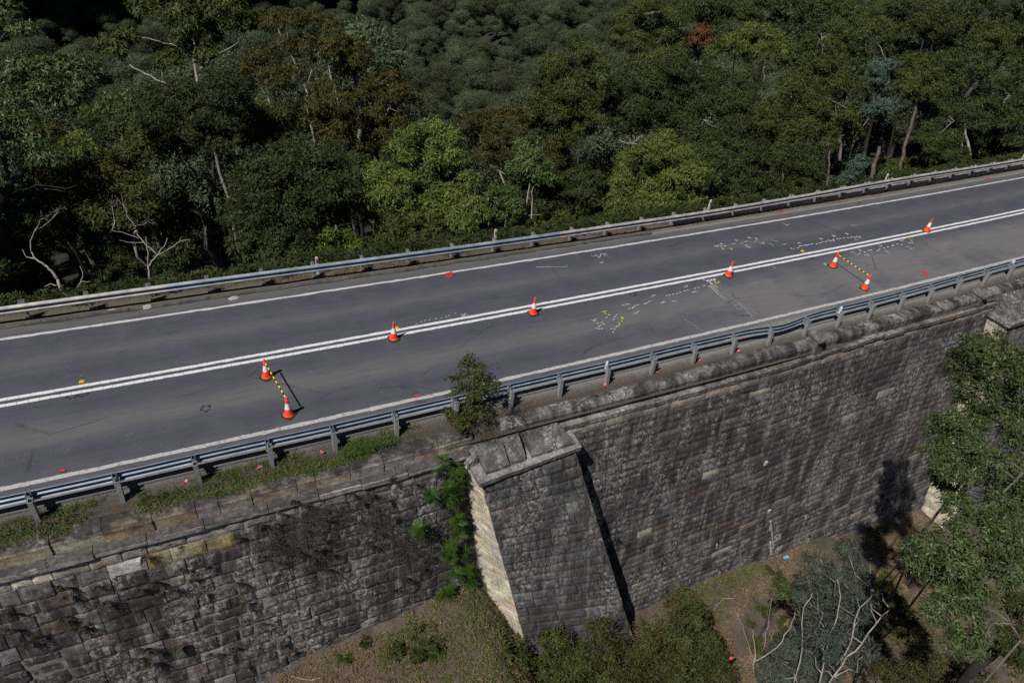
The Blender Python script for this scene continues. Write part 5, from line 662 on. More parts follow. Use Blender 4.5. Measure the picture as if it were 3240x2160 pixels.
def par_col(x, V, rng):
    base = np.array(jit((.40, .33, .24), rng, .2)) if rng.random() < .5 else np.array(jit((.36, .325, .30), rng, .15))
    if -16.9 < x < -14.3: base = np.array(jit((.40, .30, .17), rng, .1))
    dark = np.array((.05, .045, .042)); h = np.clip((V[:, 2] + .60 + .36 * (fnoise(V, 3.) - .5) + .25 * (fnoise(V, 11.) - .5)) / .2, 0, 1)[:, None]
    return base * (1 - h) + dark * h
def par_col_r(x, V, rng):
    base = np.array(jit((.085, .078, .076), rng, .2)); n = fnoise(V, 2.5)[:, None]; st = fnoise(V * [3, 1, .5], 2.)[:, None]
    return base * (.55 + .9 * n) * (1 - .5 * (st > .55)) + (.07 * (st < .36)) * np.array((1, .96, .9))
PP = [(-.60, -.62), (-.60, -.37), (-.68, -.335), (-.88, -.335), (-1.02, -.38), (-1.08, -.47), (-1.095, -.83), (-.8, -.83)]
r2 = np.random.default_rng(8)
stones('parapet', cuts(-30, -7.0, 1.3, r2, (-19.2, -18.6, -17.5, -16.4, -15.3, -14.3, -13.75, -12.95, -11.8, -11.3, -10.35, -9.4, -8.5, -7.75)), PP, par_col, MAT['parapet'], .035, 3, 1)
stones('parapet', cuts(-5.7, 60, 1.15, r2), PP, par_col_r, MAT['flat_wall'], .018, 3, 2)
CC = [(-.9, -.80), (-1.24, -.815), (-1.275, -.84), (-1.285, -1.0), (-1.27, -1.035), (-.9, -1.035)]
def cor_col(x, V, rng):
    top = (V[:, 2] > -.845)[:, None]; b_ = np.array(jit((.34, .30, .26), rng, .2)); return b_ * (1 - top) + np.array((.075, .068, .064)) * top
def cor_col_r(x, V, rng): return np.array(jit((.15, .128, .115), rng, .35)) * (.5 + .9 * fnoise(V, 2.)[:, None])
CL = [(y - .06, z) for y, z in CC]
stones('cornice', cuts(-30, -6.9, 1.25, r2), CL, cor_col, MAT['wall_pale'], .035, 3, 3)
stones('cornice', cuts(-3.9, 60, 1.0, r2), CC, cor_col_r, MAT['wall'], .035, 3, 4)
for (x, y, z) in ((7.35, -.78, -.3), (17.1, -.55, -.3)):
    b = MB(); bx_ = [(-.17, -.34), (.17, -.34), (.17, .2), (-.17, .2)]; yy = -.86 + KC * x * x
    for (zz0, zz1, g) in ((-.8, -.06, 1.), (-.06, .05, 1.22)): b.prism([(u * g, v * g) for u, v in bx_], lambda u, v: (x + u, yy + v, zz0), lambda u, v: (x + u * .97, yy + v * .97, zz1))
    b.c = [c * np.array([.3, .27, .26, 1]) for c in b.c]; b.build('pier_stub', MAT['cap'], wall, WB, colattr=True)
# buttresses
def bil(A, B, C, D):
    """A,B top corners (s=0,1), C,D bottom corners under A,B at t=1 of length"""
    A, B, C, D = map(np.array, (A, B, C, D)); L = (np.linalg.norm(B - A) + np.linalg.norm(D - C)) / 2; H = (np.linalg.norm(C - A) + np.linalg.norm(D - B)) / 2
    n = np.cross(D - A, C - B); n = n / np.linalg.norm(n); ctr = (A + B + C + D) / 4
    def f(s, t):
        u = (s / L)[:, None]; w = (t / H)[:, None]
        return (A * (1 - u) + B * u) * (1 - w) + (C * (1 - u) + D * u) * w, np.repeat(n[None], len(s), 0)
    return f, L, H
def but_col(s, t, row, rng):
    u = rng.random()
    if u < .12: return jit((.105, .082, .072), rng, .2)
    if u < .2: return jit((.21, .20, .19), rng, .2)
    return jit((.095, .09, .09), rng, .22)
def buff_col(s, t, row, rng):
    u = rng.random()
    if u < .12: return jit((.60, .48, .30), rng, .1)
    if u < .5: return jit((.60, .54, .43), rng, .08)
    return jit((.60, .53, .40), rng, .08)
def buttress(LF, RF, LFb, RFb, LB, RB, LBb, RBb, seed, ext=1.25):
    def e(a, c): a = np.array(a); return a + (np.array(c) - a) * ext
    rng = np.random.default_rng(seed); mb = MB()
    f, L, H = bil(LF, RF, e(LF, LFb), e(RF, RFb)); flip = lambda g: (lambda s, t: (g(s, t)[0], g(s, t)[1] * sg))
    sg = -1 if f(np.array([0.]), np.array([0.]))[1][0][1] > 0 else 1; masonry(mb, flip(f), 0, L, 0, H, .44, .86, rng, but_col, .012, .032, .13, .009, .022)
    g, L2, H2 = bil(LB, LF, e(LB, LBb), e(LF, LFb)); mb2 = MB(); sg2 = -1 if g(np.array([0.]), np.array([0.]))[1][0][0] > 0 else 1
    masonry(mb2, lambda s, t: (g(s, t)[0], g(s, t)[1] * sg2), 0, L2, 0, H2, .44, .62, rng, buff_col, .012, .012, .12, .006, .010)
    h, L3, H3 = bil(RF, RB, e(RF, RFb), e(RB, RBb)); sg3 = -1 if h(np.array([0.]), np.array([0.]))[1][0][0] < 0 else 1
    masonry(mb, lambda s, t: (h(s, t)[0], h(s, t)[1] * sg3), 0, L3, 0, H3, .44, .8, rng, but_col, .02, .02, .2, .01)
    core = MB(); c = lambda p, q: np.array(p) + .3 * (np.array(q) - np.array(p)) / np.linalg.norm(np.array(q) - np.array(p))
    T = [c(LF, RB), c(RF, LB), np.array(RB), np.array(LB)]; B_ = [c(e(LF, LFb), e(RB, RBb)), c(e(RF, RFb), e(LB, LBb)), e(RB, RBb), e(LB, LBb)]
    core.add(T + B_, [(3, 2, 1, 0), (0, 1, 5, 4), (1, 2, 6, 5), (2, 3, 7, 6), (3, 0, 4, 7), (4, 5, 6, 7)]); mb.add(core.v[0], core.f, 1)
    o = mb.build('buttress', [MAT['flat_wall'], MAT['mortar']], wall, WB, colattr=True)
    mb2.build('side_face', MAT['buff'], o, (0, 0, 0), colattr=True).matrix_parent_inverse = Matrix.Translation(Vector((0, 1.3, 11))) ; return o
bt = buttress((-6.74, -2.12, -1.40), (-3.40, -1.98, -1.45), (-5.15, -3.75, -8.8), (-.3, -4.0, -10.8), (-7.05, -1.05, -1.35), (-3.3, -1.1, -1.4), (-6.5, -2.15, -8.8), (-.1, -2.6, -10.8), 21)
def block(mb, C8, rng, colr, amp=.03, n=9, gam=None):
    """noisy hexahedron: C8 = 4 bottom corners then 4 top corners (same order)"""
    C8 = np.array(C8, float); off = 0
    faces = [(3, 2, 1, 0), (4, 5, 6, 7), (0, 1, 5, 4), (1, 2, 6, 5), (2, 3, 7, 6), (3, 0, 4, 7)]; ctr = C8.mean(0)
    for q in faces:
        A, B, C, D = C8[list(q)]; U, V = np.meshgrid(np.linspace(0, 1, n), np.linspace(0, 1, n), indexing='ij'); U = U.ravel()[:, None]; V = V.ravel()[:, None]
        P = (A * (1 - U) + B * U) * (1 - V) + (D * (1 - U) + C * U) * V
        d = P - ctr; d /= np.linalg.norm(d, axis=1)[:, None]; P = P + d * (amp * 2 * (fnoise(P, 4.) - .5) + amp * (fnoise(P, 13.) - .5))[:, None]
        mb.add(P, [(i * n + j, (i + 1) * n + j, (i + 1) * n + j + 1, i * n + j + 1) for i in range(n - 1) for j in range(n - 1)], 0, np.array(colr) * (.7 + .6 * fnoise(P, 3.)[:, None]))
rg = np.random.default_rng(5); cp = MB()
segs = [(-6.84, -5.75), (-5.745, -4.6), (-4.595, -3.75), (-3.745, -3.24)]
yf = lambda x: -2.22 + (x + 6.84) / 3.6 * .29
for (a, e_) in segs: block(cp, [(a, yf(a), -1.36), (e_, yf(e_), -1.36), (e_ + .02, -1.0, -1.36), (a - .1 if a < -6.8 else a, -.95, -1.36), (a, yf(a) - .01, -1.19), (e_, yf(e_) - .01, -1.19), (e_ + .02, -1.0, -1.17), (a - .1 if a < -6.8 else a, -.95, -1.17)], rg, (.22, .20, .185), .02, 12)
for (a, e_, fy, by_, zb, lh, rh) in ((-6.56, -5.72, -1.98, -1.12, -.72, -.1, 0), (-5.70, -5.15, -1.90, -1.12, -.70, 0, 0), (-4.95, -3.40, -1.84, -1.0, -.66, 0, -.42)):
    block(cp, [(a, fy, -1.185), (e_, fy + .05, -1.185), (e_, by_ + .1, -1.185), (a, by_ + .1, -1.185), (a + .02, fy + .02, -1.08), (e_ - .02, fy + .06, -1.08), (e_ + rh, by_, zb), (a + lh, by_, zb - .05)], rg, (.09, .09, .088), .04, 16)
block(cp, [(-7.0, -1.6, -1.185), (-6.6, -1.5, -1.185), (-6.4, -1.0, -1.185), (-7.0, -1.0, -1.185), (-6.95, -1.55, -1.0), (-6.62, -1.45, -.95), (-6.4, -1.0, -.75), (-6.95, -1.0, -.85)], rg, (.15, .15, .14), .05, 10)
block(cp, [(-7.0, -1.25, -1.2), (-3.3, -1.2, -1.2), (-3.3, -.5, -1.2), (-7.0, -.5, -1.2), (-6.95, -1.1, -.72), (-3.75, -1.05, -.66), (-3.9, -.62, -.42), (-6.95, -.62, -.42)], rg, (.10, .085, .075), .05, 16)
cp.build('buttress_cap', MAT['cap'], bt, (0, 0, 0), colattr=True).matrix_parent_inverse = Matrix.Translation(Vector((0, 1.3, 11)))
b2 = buttress((18.25, -2.0, -1.24), (22.0, -1.95, -1.24), (19.6, -3.6, -9), (24.4, -3.8, -11), (18.05, -.9, -1.14), (22.1, -.9, -1.14), (19.0, -2.3, -9), (24.5, -2.5, -11), 22, 1.75)
cp = MB(); x0, x1 = 18.12, 22.2
block(cp, [(x0, -2.12, -1.16), (x1, -2.05, -1.16), (x1, -.9, -1.16), (x0 - .15, -.9, -1.16), (x0, -2.12, -.98), (x1, -2.05, -.98), (x1, -.9, -.98), (x0 - .15, -.9, -.98)], rg, (.15, .135, .125), .03, 16)
block(cp, [(x0 + .2, -1.95, -.98), (x1 - .1, -1.9, -.98), (x1 - .1, -.8, -.98), (x0 + .1, -.8, -.98), (x0 + .25, -1.9, -.90), (x1 - .2, -1.85, -.90), (x1 - .2, -.85, -.24), (x0 + .15, -.85, -.24)], rg, (.085, .08, .078), .06, 20)
cp.build('buttress_cap', MAT['cap'], b2, (0, 0, 0), colattr=True).matrix_parent_inverse = Matrix.Translation(Vector((0, 1.3, 11)))
# drains, pipe and paint marks on the wall
def wn(x, z, off): return (x, float(wall_y(x, z)) - off, z)
for (x, y, z) in MISC['pipes']:
    b = MB(); a = np.array(wn(x, z, -.03)); e = np.array(wn(x, z, .07)) ; b.tube([a, e], .055, 8); b.build('weep_pipe', MAT['hole'], wall, WB)
b = MB()
for (x, y, z) in MISC['pipes'][:8]:
    q = [wn(x - .05, z - .05, .034), wn(x + .05, z - .05, .034), wn(x + .09, z - .45, .034), wn(x - .04, z - .42, .034)]; b.add(q, [(0, 3, 2, 1)])
b.build('lime_streaks', make_paint('lime_streak', .46, (.5, .48, .45)), wall, WB)
pl = MISC['pipeline']; t = thing('drain_pipe', wn(pl[1][0], pl[1][2], .08), 'white vertical drain pipe low on the stone wall beside painted letters', 'pipe')
base = wn(pl[1][0], pl[1][2], .08)
b = MB(); b.tube([wn(pl[0][0], pl[0][2], .08), wn(pl[1][0], pl[1][2], .08)], .032, 10); b.build('pipe', MAT['pvc'], t, base)
b = MB(); b.tube([wn(pl[2][0], pl[2][2], .1), wn(pl[3][0], pl[3][2], .1)], .042, 10); b.build('pipe', MAT['pvc'], t, base)
tags = MB()
for q in (4, 5): tags.box(pl[q][0] - .07, pl[q][0] + .07, float(wall_y(pl[q][0], pl[q][2])) - .05, float(wall_y(pl[q][0], pl[q][2])) + .02, pl[q][2] - .1, pl[q][2] + .1)
tags.build('survey_targets', MAT['pvc'], wall, WB)
def wall_text(strokes, x0, z0, w, h, th=.035):
    b = MB()
    for st in strokes:
        for (u0, v0), (u1, v1) in zip(st[:-1], st[1:]):
            a = np.array((x0 + u0 * w, z0 + v0 * h)); e = np.array((x0 + u1 * w, z0 + v1 * h)); d = e - a; d /= np.linalg.norm(d); n = np.array([-d[1], d[0]]) * th; a -= d * th * .5; e += d * th * .5
            b.add([wn(*(a + n), .04), wn(*(e + n), .04), wn(*(e - n), .04), wn(*(a - n), .04)], [(0, 1, 2, 3)])
    return b
S_ = [(1, 1), (.1, .95), (0, .6), (.8, .5), (1, .2), (.7, 0), (0, .05)]; A_ = [[(1.3, 0), (1.8, 1), (2.3, 0)], [(1.5, .4), (2.1, .4)]]; O_ = [[(1.4, .1), (1.4, .9), (2.1, .9), (2.1, .1), (1.4, .1)]]
sa = MISC['SA']; b = wall_text([S_] + A_, sa[0][0] + .02, sa[0][2] - .22, .17, .42); b2_ = wall_text([[(0, 0), (.5, 1), (1, 0)], [(.2, .4), (.8, .4)]] + O_, sa[2][0], sa[2][2] - .15, .16, .3)
b.add(b2_.v[0], [], 0); b = MB() if False else b
for vv, ff in ((b2_, None),):
    pass
n0 = b.n - len(b2_.v[0])
b.f += []
allb = MB()
for src in (wall_text([S_] + A_, sa[0][0] + .02, sa[0][2] - .22, .17, .42), b2_):
    off = 0
    for vv in src.v: allb.add(vv, [(0, 1, 2, 3)])
allb.build('painted_letters', MAT['chalk'], wall, WB)
# ------------------------------------------------------------------ plants
def leaf_mesh(name, pos, dirs, rng, L, Wd, tint, mat, base, out=None):
    global NLEAF
    n = len(pos); NLEAF += n; s = rng.uniform(.7, 1.3, n)[:, None]
    side = np.cross(dirs, rng.normal(size=(n, 3)) * .55 + (0 if out is None else out)); side /= np.linalg.norm(side, axis=1)[:, None] + 1e-9
    l = dirs * L * s; w = side * Wd * s * .5
    V = np.empty((n, 4, 3)); V[:, 0] = pos - l * .5; V[:, 1] = pos - l * .08 + w; V[:, 2] = pos + l * .5; V[:, 3] = pos - l * .08 - w
    V = V.reshape(-1, 3) - base
    me = bpy.data.meshes.new(name); me.vertices.add(4 * n); me.vertices.foreach_set('co', V.astype(np.float32).ravel())
    me.loops.add(4 * n); me.loops.foreach_set('vertex_index', np.arange(4 * n, dtype=np.int32)); me.polygons.add(n)
    me.polygons.foreach_set('loop_start', np.arange(0, 4 * n, 4, dtype=np.int32)); me.polygons.foreach_set('loop_total', np.full(n, 4, np.int32))
    a = me.attributes.new('tint', 'FLOAT', 'POINT'); a.data.foreach_set('value', np.repeat(tint, 4).astype(np.float32))
    me.materials.append(mat); me.update(calc_edges=True); return me
NLEAF = 0
def leaf_cloud(blobs, rng, up, L, Wd, dens, droop=.8, flat=.76, low=.0):
    P = []; D = []; T = []; OUT = []
    for (c, r) in blobs:
        c = np.asarray(c, float); N = int(dens * 4 * math.pi * r * r / (L * Wd * .52)); m = max(9, int(16 + 20 * r + 22 * max(0, r - 1.4)))
        d = rng.normal(size=(m * 3, 3)); d /= np.linalg.norm(d, axis=1)[:, None]
        h = d @ up; keep = (h > low) | (rng.random(len(d)) < .12); d = d[keep][:m]; m = len(d)
        q = d * (r * rng.uniform(.5, 1.05, m) ** .5)[:, None]; q = q - np.outer(q @ up, up) * (1 - flat)
        w = rng.uniform(.4, 1.6, m); idx = rng.choice(m, N, p=w / w.sum()); rt = (r * .30 + .06) * rng.uniform(.7, 1.3, m)
        o = rng.normal(size=(N, 3)) * (rt[idx] * .46)[:, None]; o = o - np.outer(o @ up, up) * .25
        p = c + q[idx] + o; out = (p - c); out /= np.linalg.norm(out, axis=1)[:, None] + 1e-9
        dd = -droop * up + .55 * out + .62 * rng.normal(size=(N, 3)); dd /= np.linalg.norm(dd, axis=1)[:, None]
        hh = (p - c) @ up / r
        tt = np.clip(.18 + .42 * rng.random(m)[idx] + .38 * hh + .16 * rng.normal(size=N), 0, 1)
        P.append(p); D.append(dd); T.append(tt); OUT.append(out + UPW * .25)
    return np.concatenate(P), np.concatenate(D), np.concatenate(T), np.concatenate(OUT)
def wig(a, e, rng, k=4, amp=.07):
    t = np.linspace(0, 1, k)[:, None]; p = np.asarray(a) * (1 - t) + np.asarray(e) * t; L = np.linalg.norm(np.asarray(e) - np.asarray(a))
    p[1:-1] += rng.normal(size=(k - 2, 3)) * L * amp; return p
UPW = np.array([0, 0, 1.])
def make_tree(name, key, spec, leaf, bark, label, cat, L, Wd, dens, rng, group=None, ground='far', droop=.8, back=.25, minr=.022):
    bl = [(M @ np.array(q[:3]), q[3] * (1.02 if key in ('T10', 'T13') else 1.0 if key[0] == 'F' else 1.1 if key in FULL else (.93 if ground == 'far' else 1.))) for q in spec[0]]; limbs = [(r, M @ np.array(pts).T) for r, pts in spec[1]]
    limbs = [(r, p.T) for r, p in limbs]
    if back:
        vd = np.array([cw[0, 2], cw[1, 2], 0]); vd = -vd / np.linalg.norm(vd)
        bl += [(c + vd * r * rng.uniform(.9, 1.7) + UPW * rng.uniform(-.5, .2) * r, r * rng.uniform(.8, 1.)) for c, r in bl if rng.random() < back]
    C = np.mean([c for c, r in bl], 0)
    start = limbs[0][1][0] if limbs else C - UPW * np.max([r for c, r in bl]) * .4
    # foot of the trunk: straight down to the ground
    gp = M.T @ start
    for _ in range(60):
        zg = float((fg if ground == 'far' else ng)(np.array([[gp[0]]]), np.array([[gp[1]]]))[0, 0])
        if ground == 'verge': zg = -.4
        gp = gp + UP * (zg - gp[2])
    foot = M @ gp; ls = (.42 if key == 'F4' else .5) if ground == 'near' else (.42 if key in ('T33', 'T34') else .62); limbs = [(r * ls, p) for r, p in limbs]; r0 = limbs[0][0] * 1.25 if limbs else (.03 if name == 'shrub' else max(.04, .011 * np.linalg.norm(start - foot) + .02 * np.sqrt(len(bl))))
    H = np.linalg.norm(start - foot)
    base = foot - UPW * .1 if foot[2] < start[2] else start
    t = thing(name, tuple(base), label, cat, group, world=True)
    tb = MB(); nodes = []
    if foot[2] < start[2]:
        p = wig(base, start, rng, 6, .02); tb.tube(p, np.linspace(r0 * 1.15, limbs[0][0] if limbs else r0 * .8, 6), 8)
    for r, pts in limbs:
        pp = [pts[0]]
        for a, e in zip(pts[:-1], pts[1:]): pp += list(wig(a, e, rng, 4, .035)[1:])
        pp = np.array(pp); pp += rng.normal(size=pp.shape) * .0; tb.tube(pp, np.linspace(r, r * .55, len(pp)), 7)
        nodes += [(q, r * .5) for q in pp[1:]]
    if not limbs:
        top = C + UPW * .1; p = wig(start, top, rng, 5, .04); tb.tube(p, np.linspace(r0 * .8, r0 * .45, 5), 7); nodes = [(q, r0 * .4) for q in p]
    N = np.array([q for q, r in nodes])
    for c, r in bl:
        d = np.linalg.norm(N - c, axis=1) + .6 * np.maximum(0, (N - c) @ UPW); k = int(np.argmin(d))
        if 1.: tb.tube(wig(N[k], c + UPW * r * .1, rng, 5, .09), np.linspace(max(minr, min(nodes[k][1], .042)), minr * .5, 5), 5)
        for q in range(8 if key in ('T33', 'T34') else (9 if name == 'shrub' and ground == 'near' else 3)):
            dd = rng.normal(size=3); dd[2] = abs(dd[2]) * (.6 if q < 3 else 1.3); dd /= np.linalg.norm(dd); tb.tube(wig(c, c + dd * r * (.85 if q < 3 else 1.35), rng, 3, .06), np.linspace(minr * .6, minr * .25, 3) * (.55 if key in ('T33', 'T34') else 1.), 4)
    tb.build('trunk', bark, t, base, smooth=True)
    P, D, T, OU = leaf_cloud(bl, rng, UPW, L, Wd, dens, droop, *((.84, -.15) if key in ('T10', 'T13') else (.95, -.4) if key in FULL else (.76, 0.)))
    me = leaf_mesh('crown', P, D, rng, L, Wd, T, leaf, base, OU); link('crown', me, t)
    return t
FULL = ('T10', 'T13', 'T11', 'T12', 'T5', 'T36', 'T37', 'T39', 'T40', 'F1', 'F1b', 'F1c', 'F2')
G, BK = LEAF, MAT
# key: name, leaf, bark, label
T_INFO = {
 'T1': ('gum_tree', 'olive', 'bark_pale', 'tallest gum tree at upper left, cut by the picture top, with pale bare forking limbs'),
 'T2': ('gum_tree', 'dark', 'bark_dark', 'dark broad gum tree below the tallest one, with a straight dark trunk'),
 'T3': ('gum_tree', 'brown', 'bark_pale', 'bronze flat-topped gum tree with thin pale stems, right of the tallest gum'),
 'T4': ('gum_tree', 'olive', 'bark_grey', 'small olive gum crown between the dark broad gum and the bronze flat-topped one'),
 'T4b': ('gum_tree', 'brown', 'bark_pale', 'bronze gum crown under the flat-topped bronze gum'),
 'T5': ('gum_tree', 'dark', 'bark_grey', 'wide rounded dark gum with weeping leaves left of the bright yellow-green tree'),
 'T6': ('gum_tree', 'gloss', 'bark_dark', 'gum tree with pale glinting leaves at the left picture edge'),
 'T7': ('gum_tree', 'brown', 'bark_grey', 'low bronze band of gum crowns above the white forked tree'),
 'T7b': ('gum_tree', 'olive', 'bark_pale', 'olive gum standing directly over the white forked tree'),
 'T7c': ('gum_tree', 'dark', 'bark_grey', 'very dark gum behind the leaning pale trunk at left'),
 'T8': ('gum_tree', 'green', 'bark_grey', 'distant green domed gum seen between the glinting tree and the tallest gum'),
 'T8b': ('gum_tree', 'dark', 'bark_pale', 'distant gum with pale limbs under the domed green one'),
 'T9': ('gum_tree', 'bright', 'bark_grey', 'small bright conical gum right of the glinting left-edge tree'),
 'T9b': ('gum_tree', 'brown', 'bark_grey', 'small bronze gum just right of the glinting left-edge tree'),
 'T9c': ('gum_tree', 'olive', 'bark_grey', 'olive gum crowns left of the straight dark trunk'),
 'T10': ('gum_tree', 'bright', 'bark_grey', 'bright yellow-green gum with many rounded clumps behind the middle of the rail'),
 'T11': ('wattle_tree', 'green', 'bark_pale', 'small round vivid green tree on twin white stems'),
 'T11b': ('gum_tree', 'dark', 'bark_dark', 'dark tree right behind the twin white stems'),
 'T12': ('shrub', 'green', 'bark_grey', 'green shrub between the yellow-green gum and the twin white stems'),
 'T13': ('gum_tree', 'bright', 'bark_grey', 'broad mid-green domed gum right of centre, close behind the rail'),
 'T14': ('gum_tree', 'olive', 'bark_dark', 'tall green spire-shaped gum in front of the valley forest at centre'),
 'T15': ('gum_tree', 'olive', 'bark_pale', 'tall gum right of the valley view, its top cut by the picture edge'),
 'T15b': ('gum_tree', 'dark', 'bark_pale', 'dark green gum mass right of the spire-shaped gum'),
 'T16': ('gum_tree', 'brown', 'bark_pale', 'brownish gum with white bare branches behind the yellow-green tree'),
 'T16b': ('gum_tree', 'brown', 'bark_grey', 'dull brown gum above the small round vivid green tree'),
 'T17': ('gum_tree', 'brown', 'bark_pale', 'bronze gum with white forked stems left of the valley view'),
 'T17c': ('gum_tree', 'brown', 'bark_pale', 'orange-tinted gum top at the right of the flat-topped bronze gum'),
 'T17b': ('gum_tree', 'dark', 'bark_dark', 'dark gum wedged left of the yellow-green tree'),
 'T18': ('gum_tree', 'bright', 'bark_grey', 'bright green gum cluster right of the rust-coloured crown'),
 'T19': ('gum_tree', 'rust', 'bark_grey', 'small rust-coloured dying crown at upper right'),
 'T20': ('gum_tree', 'olive', 'bark_pale', 'olive gum column above the middle of the right-hand forest'),
 'T21': ('gum_tree', 'olive', 'bark_pale', 'yellowish gum crown above the blue-green tree'),
 'T22': ('gum_tree', 'olive', 'bark_dark', 'umbrella-shaped gum crown on two dark trunks at upper right'),
 'T23': ('gum_tree', 'olive', 'bark_grey', 'rounded gum crown right of the umbrella-shaped one'),
 'T24': ('gum_tree', 'olive', 'bark_grey', 'big many-domed olive gum left of the blue-green tree'),
 'T25': ('wattle_tree', 'blue', 'bark_grey', 'slim blue-green tree in front of the thick leaning trunk'),
 'T26': ('gum_tree', 'olive', 'bark_brown', 'gum with a thick brown leaning trunk rising from behind the rail'),
 'T27': ('gum_tree', 'dark', 'bark_pale', 'dark glinting gum with pale broken branches near the right edge'),
 'T28': ('gum_tree', 'dark', 'bark_brown', 'low dark gum with several brown stems close behind the rail'),
 'T29': ('shrub', 'blue', 'bark_grey', 'pale blue-grey shrub left of the thick brown trunk'),
 'T29b': ('shrub', 'green', 'bark_grey', 'small round green shrub at the foot of the thick brown trunk'),
 'T30': ('gum_tree', 'dark', 'bark_pale', 'dark drooping gum with a bare white branch, left of the many-domed olive gum'),
 'T30b': ('gum_tree', 'dark', 'bark_grey', 'dark understorey gum right of the mid-green domed gum'),
 'T31': ('shrub', 'bright', 'bark_grey', 'low bright shrub behind the rail where the concrete panels start'),
 'T33': ('gum_tree', 'weed', 'bark_pale', 'nearly bare white tree forking low behind the left part of the rail'),
 'T34': ('gum_tree', 'weed', 'bark_pale', 'leaning pale dead trunk behind the rail at far left'),
 'T35': ('shrub', 'lime', 'bark_grey', 'bright lime green shrub behind the rail, its right half'),
 'T35b': ('shrub', 'lime', 'bark_grey', 'lime green shrub behind the rail, left of the delineator post'),
 'T36': ('shrub', 'dark', 'bark_grey', 'dark scrub under the wide rounded weeping gum'),
 'T37': ('shrub', 'dark', 'bark_grey', 'dark scrub around the white forked tree'),
 'T38': ('shrub', 'dark', 'bark_grey', 'black-shaded scrub at the left picture edge behind the rail'),
 'T39': ('shrub', 'olive', 'bark_grey', 'olive scrub at the foot of the yellow-green gum'),
 'T40': ('shrub', 'olive', 'bark_grey', 'scrub under the broad mid-green gum'),
 'F1': ('gum_tree', 'gloss', 'bark_grey', 'glossy gum crown in front of the stone wall at the right edge'),
 'F1b': ('gum_tree', 'gloss', 'bark_grey', 'lower glossy gum crown with bare twigs in front of the wall'),
 'F1c': ('gum_tree', 'gloss', 'bark_grey', 'shaded gum foliage at the right edge below the glossy crowns'),
 'F2': ('gum_tree', 'gloss', 'bark_grey', 'big leafy gum crown filling the lower right corner'),
 'F2b': ('gum_tree', 'dark', 'bark_dark', 'dark tree behind the big leafy crown in the lower right corner'),
 'F4': ('wattle_tree', 'acacia', 'bark_pale', 'grey-green feathery tree with many bare grey stems at the bottom'),
 'F4b': ('shrub', 'green', 'bark_grey', 'small bright green shrub left of the grey-green feathery tree'),
 'F5': ('shrub', 'olive', 'bark_grey', 'olive bush at the left foot of the big buttress'),
 'F5b': ('shrub', 'olive', 'bark_grey', 'olive bush with dry twigs under the big buttress face'),
 'F5c': ('shrub', 'brown', 'bark_grey', 'dense yellowish bush at the right foot of the big buttress'),
 'F5d': ('shrub', 'olive', 'bark_grey', 'olive bush between the buttress and the bare pink soil'),
 'F6': ('shrub', 'brown', 'bark_grey', 'low yellowish shrubs under the big leafy crown at the bottom edge'),
 'S1': ('sapling', 'olive', 'bark_brown', 'slender sapling growing out of the parapet above the buttress'),
}
T32 = ['dark gum crown at the top edge right of the valley view', 'gum crown at the top edge above the bright green cluster', 'gum crown at the top edge above the olive column', 'gum crown at the top edge above the yellowish crown', 'dark gum top behind the umbrella-shaped crown', 'dark gum top in the upper right corner', 'dark gum behind the bright green cluster', 'gum filling the dark gap left of the yellowish crown', 'shaded gum foliage between olive column and yellowish crown', 'shaded gum foliage under the umbrella-shaped crown', 'dark foliage at the right edge below the upper right corner']
for i in range(11): T_INFO['T32%c' % (97 + i)] = ('gum_tree', 'dark', 'bark_dark', T32[i])
proto = {}
for ki, (key, spec) in enumerate(TREES.items()):
    nm, lf, bk, lb = T_INFO[key]; rng = np.random.default_rng(100 + ki); fgd = key[0] == 'F'
    big = key in ('T1', 'T8', 'T8b') or key.startswith('T32')
    if key == 'S1': L, Wd, de = .10, .035, .62
    elif key == 'F4': L, Wd, de = .20, .03, .62
    elif key in ('F1', 'F1b', 'F1c', 'F2', 'F2b'): L, Wd, de = .125, .036, 1.0
    elif fgd: L, Wd, de = .13, .035, .62
    elif key in ('T33', 'T34'): L, Wd, de = .2, .05, .1
    elif big: L, Wd, de = .28, .08, 1.05
    elif key in ('T10', 'T13'): L, Wd, de = .18, .052, 1.5
    else: L, Wd, de = .18, .052, 1.2
    if lf in ('brown',) and not fgd: de *= .8
    o = make_tree(nm, key, spec, G[lf], BK[bk], lb, 'tree' if nm.endswith('tree') else ('sapling' if nm == 'sapling' else 'shrub'), L, Wd, de, rng, 'trees at the forest edge' if nm.endswith('tree') and not fgd else None, 'near' if fgd else ('verge' if key == 'S1' else 'far'), .8, 0 if key in ('S1', 'T33', 'T34', 'F4') else .22, .012 if key in ('S1',) or nm == 'shrub' else .022)
    proto[key] = o

